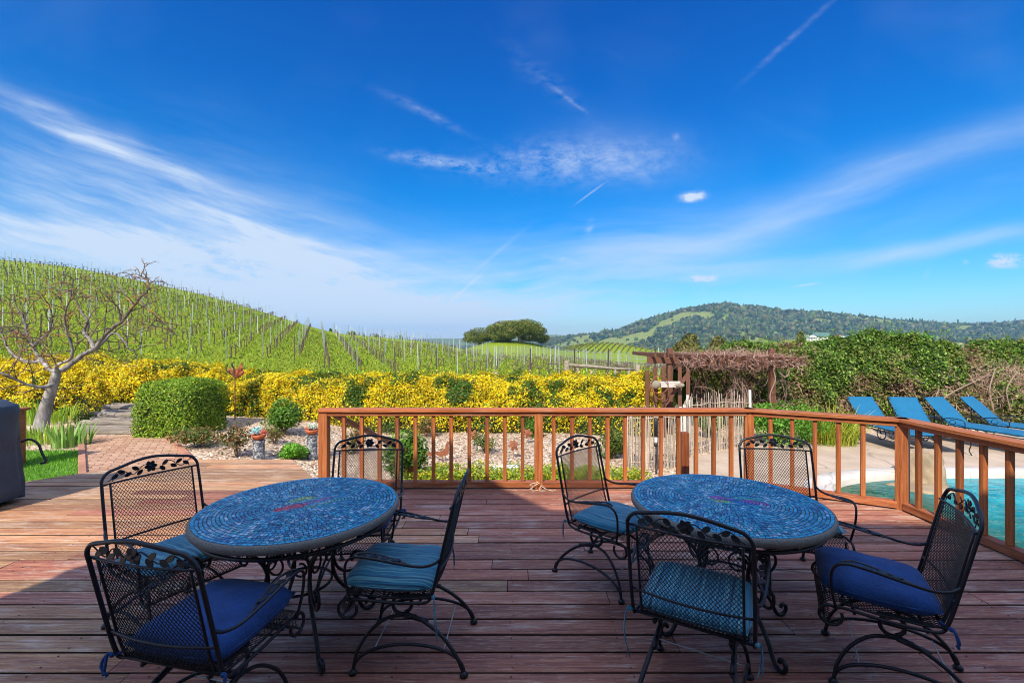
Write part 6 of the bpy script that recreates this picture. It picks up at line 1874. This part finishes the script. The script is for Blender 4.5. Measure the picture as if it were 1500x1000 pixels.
# ------------------------------------------------------------------ trees in the distance
OAK = [(.08, .11, .014), (.12, .16, .02), (.18, .20, .025), (.22, .21, .03), (.04, .06, .010)]
def far_tree(px, topy, wpx, Y, label, seed, pal=OAK, name='oak_tree', group=None, n=7000, lobes=8):
    x = (px-750)/667*Y; z = zt(x, Y) if Y < 500 else 0; top = CAMH-(topy-500)/667*Y; H = top-z; W = wpx/667*Y
    t = empty(name, (x, Y, z), 0, label, 'tree', group); rng = np.random.default_rng(seed); r = random.Random(seed)
    L = []
    for k in range(lobes):
        a = 2*PI*k/lobes+r.random(); q = r.uniform(.25, .62)
        L.append((math.cos(a)*W/2*q, math.sin(a)*W/2*q, H*r.uniform(.20, .72), r.uniform(.26, .42)))
    L.append((0, 0, H*.72, .40))
    L = np.array(L); w = rng.integers(0, len(L), n); D = rng.normal(size=(n, 3)); D /= np.linalg.norm(D, axis=1, keepdims=True)
    lump = vnoise(D*1.6+L[w, :3]*.7, 1.5, seed)
    rad = L[w, 3][:, None]*np.array([W*.62, W*.62, H*.68])
    P = L[w, :3]+D*rad*(1-.35*rng.random((n, 1))**2+.22*lump[:, None]); P[:, 2] = np.maximum(P[:, 2], H*.04)
    P[:, 2] = np.minimum(P[:, 2], H*(1.0+.02*rng.normal(size=n)))
    T = palette_pick(rng, n, pal, None, .2)*(1+.45*lump[:, None])
    N = D+rng.normal(0, .45, (n, 3)); V, F = leaf_arrays(P, N, H*.055*rng.uniform(.6, 1.5, n), rng, .8)
    np_mesh('crown', V, F, MAT['leaf'], t, tint=np.repeat(T, 4, 0))
    m = MB(); tr = W*.028; m.tube([(0, 0, -.5), (W*.01, 0, H*.2), (0, 0, H*.45)], [tr*1.4, tr, tr*.7], 8)
    for k in range(5): l = L[k]; m.tube([(0, 0, H*.22), (l[0]*.5, l[1]*.5, H*.42), tuple(l[:3])], [tr*.7, tr*.5, tr*.2], 5)
    m.build('trunk', MAT['bark'], t)
far_tree(761, 468, 92, 172, 'largest dark oak of the clump on the grassy knoll, the one on the right', 51, n=16000, lobes=11)
far_tree(727, 474, 62, 176, 'middle oak of the clump on the grassy knoll', 52, n=9000)
far_tree(702, 479, 66, 180, 'leftmost lower oak of the clump on the grassy knoll', 53, n=8000)
far_tree(797, 489, 24, 178, 'small bushy oak at the right foot of the knoll clump', 54, n=2500, lobes=5)
far_tree(1011, 488, 52, 120, 'olive brown oak rising behind the left half of the arbor', 55, [(.10, .10, .015), (.15, .14, .02), (.20, .17, .02), (.06, .07, .012)], n=8000)
far_tree(1052, 492, 44, 118, 'olive brown oak rising behind the middle of the arbor', 56, [(.12, .11, .015), (.18, .15, .02), (.08, .08, .012)], n=7000)
far_tree(1086, 498, 34, 120, 'low dark oak behind the right half of the arbor', 57, n=4000)
far_tree(516, 484, 26, 150, 'small dark tree on the vineyard skyline where the slope flattens', 58, n=2500, lobes=5)
far_tree(484, 480, 10, 140, 'tiny dark tree on the vineyard skyline near the foot of the slope', 59, n=1200, lobes=4)
far_tree(552, 488, 14, 150, 'small round tree on the skyline right of the dark tree', 60, n=1400, lobes=4, pal=[(.09, .12, .02), (.13, .16, .03)])
far_tree(587, 490, 13, 150, 'small dark round tree on the skyline left of the oak knoll', 61, n=1400, lobes=4)
far_tree(1174, 483, 14, 190, 'pointed young tree on the knoll left of the white barn', 62, n=1500, lobes=4)

# ------------------------------------------------------------------ far buildings
def barn(px, Y, w, dpt, h, rh, roof, label, wallm='white', rz=0.0, base=None):
    x = (px-750)/667*Y; z = zt(x, Y)+(base or 0); t = empty('farm_building', (x, Y, z), rz, label, 'building')
    m = MB(); m.box((0, 0, h/2-.5), (w, dpt, h+1)); m.prism([(-dpt/2, h), (dpt/2, h), (0, h+rh)], w, Matrix(((0, 0, 1, 0), (1, 0, 0, 0), (0, 1, 0, 0), (0, 0, 0, 1)))); m.build('wall', MAT[wallm], t)
    m = MB()
    for s in (-1, 1): m.beam((0-.0, s*(dpt/2+.5), h-.25), (0, 0, h+rh+.1), w+.8, .15, up=(0, 0, 1))
    m.build('roof', MAT[roof], t)
    for k in range(3):
        m = MB(); m.box((-w*.3+w*.3*k, -dpt/2-.03, h*.5), (w*.12, .05, h*.35)); m.build('window', MAT['glass'], t)
barn(1202, 225, 7.2, 6, 1.7, 1.5, 'green_roof', 'low white barn with green metal roof on the knoll above the tall hedge')
barn(1188, 222, 2.4, 3, 1.7, .6, 'white', 'small white shed left of the green roofed barn')
barn(1229, 235, 4.6, 5, 2.4, 1.5, 'red_roof', 'pale farmhouse with a pinkish tiled roof right of the green roofed barn', rz=.3)
barn(1236, 226, 2.6, 3, 1.9, .7, 'cyan_roof', 'small building with a pale cyan roof in front of the farmhouse')
barn(1246, 222, 3.0, 3, 1.5, .6, 'red_roof', 'rightmost low farm shed with a reddish roof', rz=-.2)

# ------------------------------------------------------------------ the house behind, whose shadow falls over the deck
def house():
    t = empty('house', (0, -.9, 0), 0, 'two storey house with gabled roof behind the deck', 'house')
    yb = -8.0
    prof = HPROF
    m = MB(); n = len(prof)
    M = Matrix(((1, 0, 0, 0), (0, 0, -1, 0), (0, 1, 0, 0), (0, 0, 0, 1)))
    m2 = Matrix.Translation((0, -3.6, 0)) @ M
    m.prism(prof, 7.1, m2); m.build('wall', MAT['wall'], t)
    m = MB()
    for i in range(2, n-1):
        a, b = prof[i], prof[i+1]
        m.beam((a[0], -3.6, a[1]+.07), (b[0], -3.6, b[1]+.07), 7.16, .12, up=(0, 0, 1))
    m.build('roof', MAT['roof'], t)
    for x in (-2.6, 2.4, 5.6):
        m = MB(); m.box((x, -.02, 1.15), (1.4, .06, 2.1)); w_ = m.build('window', MAT['white'], t)
        m = MB(); m.box((x, .015, 1.15), (1.24, .02, 1.94)); m.build('pane', MAT['glass'], w_)
def wall_pt(X, Y, yw=-.95):
    """where on the house front must the edge stand to drop its shadow on deck point (X, Y)"""
    L = (Y-yw)/SUN_DIR.y; return (X-SUN_DIR.x*L, L*math.tan(SUN_EL))
_p = [wall_pt(-3.22, 3.2), wall_pt(-1.25, 5.15), wall_pt(-.62, 5.6), wall_pt(.30, 4.34), wall_pt(3.3, 3.98), wall_pt(8.5, 3.95)]
HPROF = [(_p[-1][0], -.5), (_p[0][0]-.05, -.5), (_p[0][0], _p[0][1])]+_p[1:]
HPROF = HPROF
house()
# ------------------------------------------------------------------ the air between here and the mountain
def haze():
    x0, x1, y0, y1, z0, z1 = -6500, 8200, -60, 4600, -70, 150
    V = [(x0, y0, z0), (x1, y0, z0), (x1, y1, z0), (x0, y1, z0), (x0, y0, z1), (x1, y0, z1), (x1, y1, z1), (x0, y1, z1)]
    F = [(3, 2, 1, 0), (4, 5, 6, 7), (0, 1, 5, 4), (1, 2, 6, 5), (2, 3, 7, 6), (3, 0, 4, 7)]
    me = bpy.data.meshes.new('haze'); me.from_pydata(V, [], F)
    m = bpy.data.materials.new('haze'); m.use_nodes = True; t = NT(m.node_tree); t.n.clear()
    out = t.node('ShaderNodeOutputMaterial'); v = t.node('ShaderNodeVolumePrincipled')
    v.inputs['Color'].default_value = (.28, .62, 1, 1); v.inputs['Density'].default_value = HAZE; v.inputs['Anisotropy'].default_value = .2
    t.l.new(v.outputs[0], out.inputs['Volume']); o = link_mesh('haze', me, m); o['kind'] = 'stuff'
HAZE = .00015
haze()
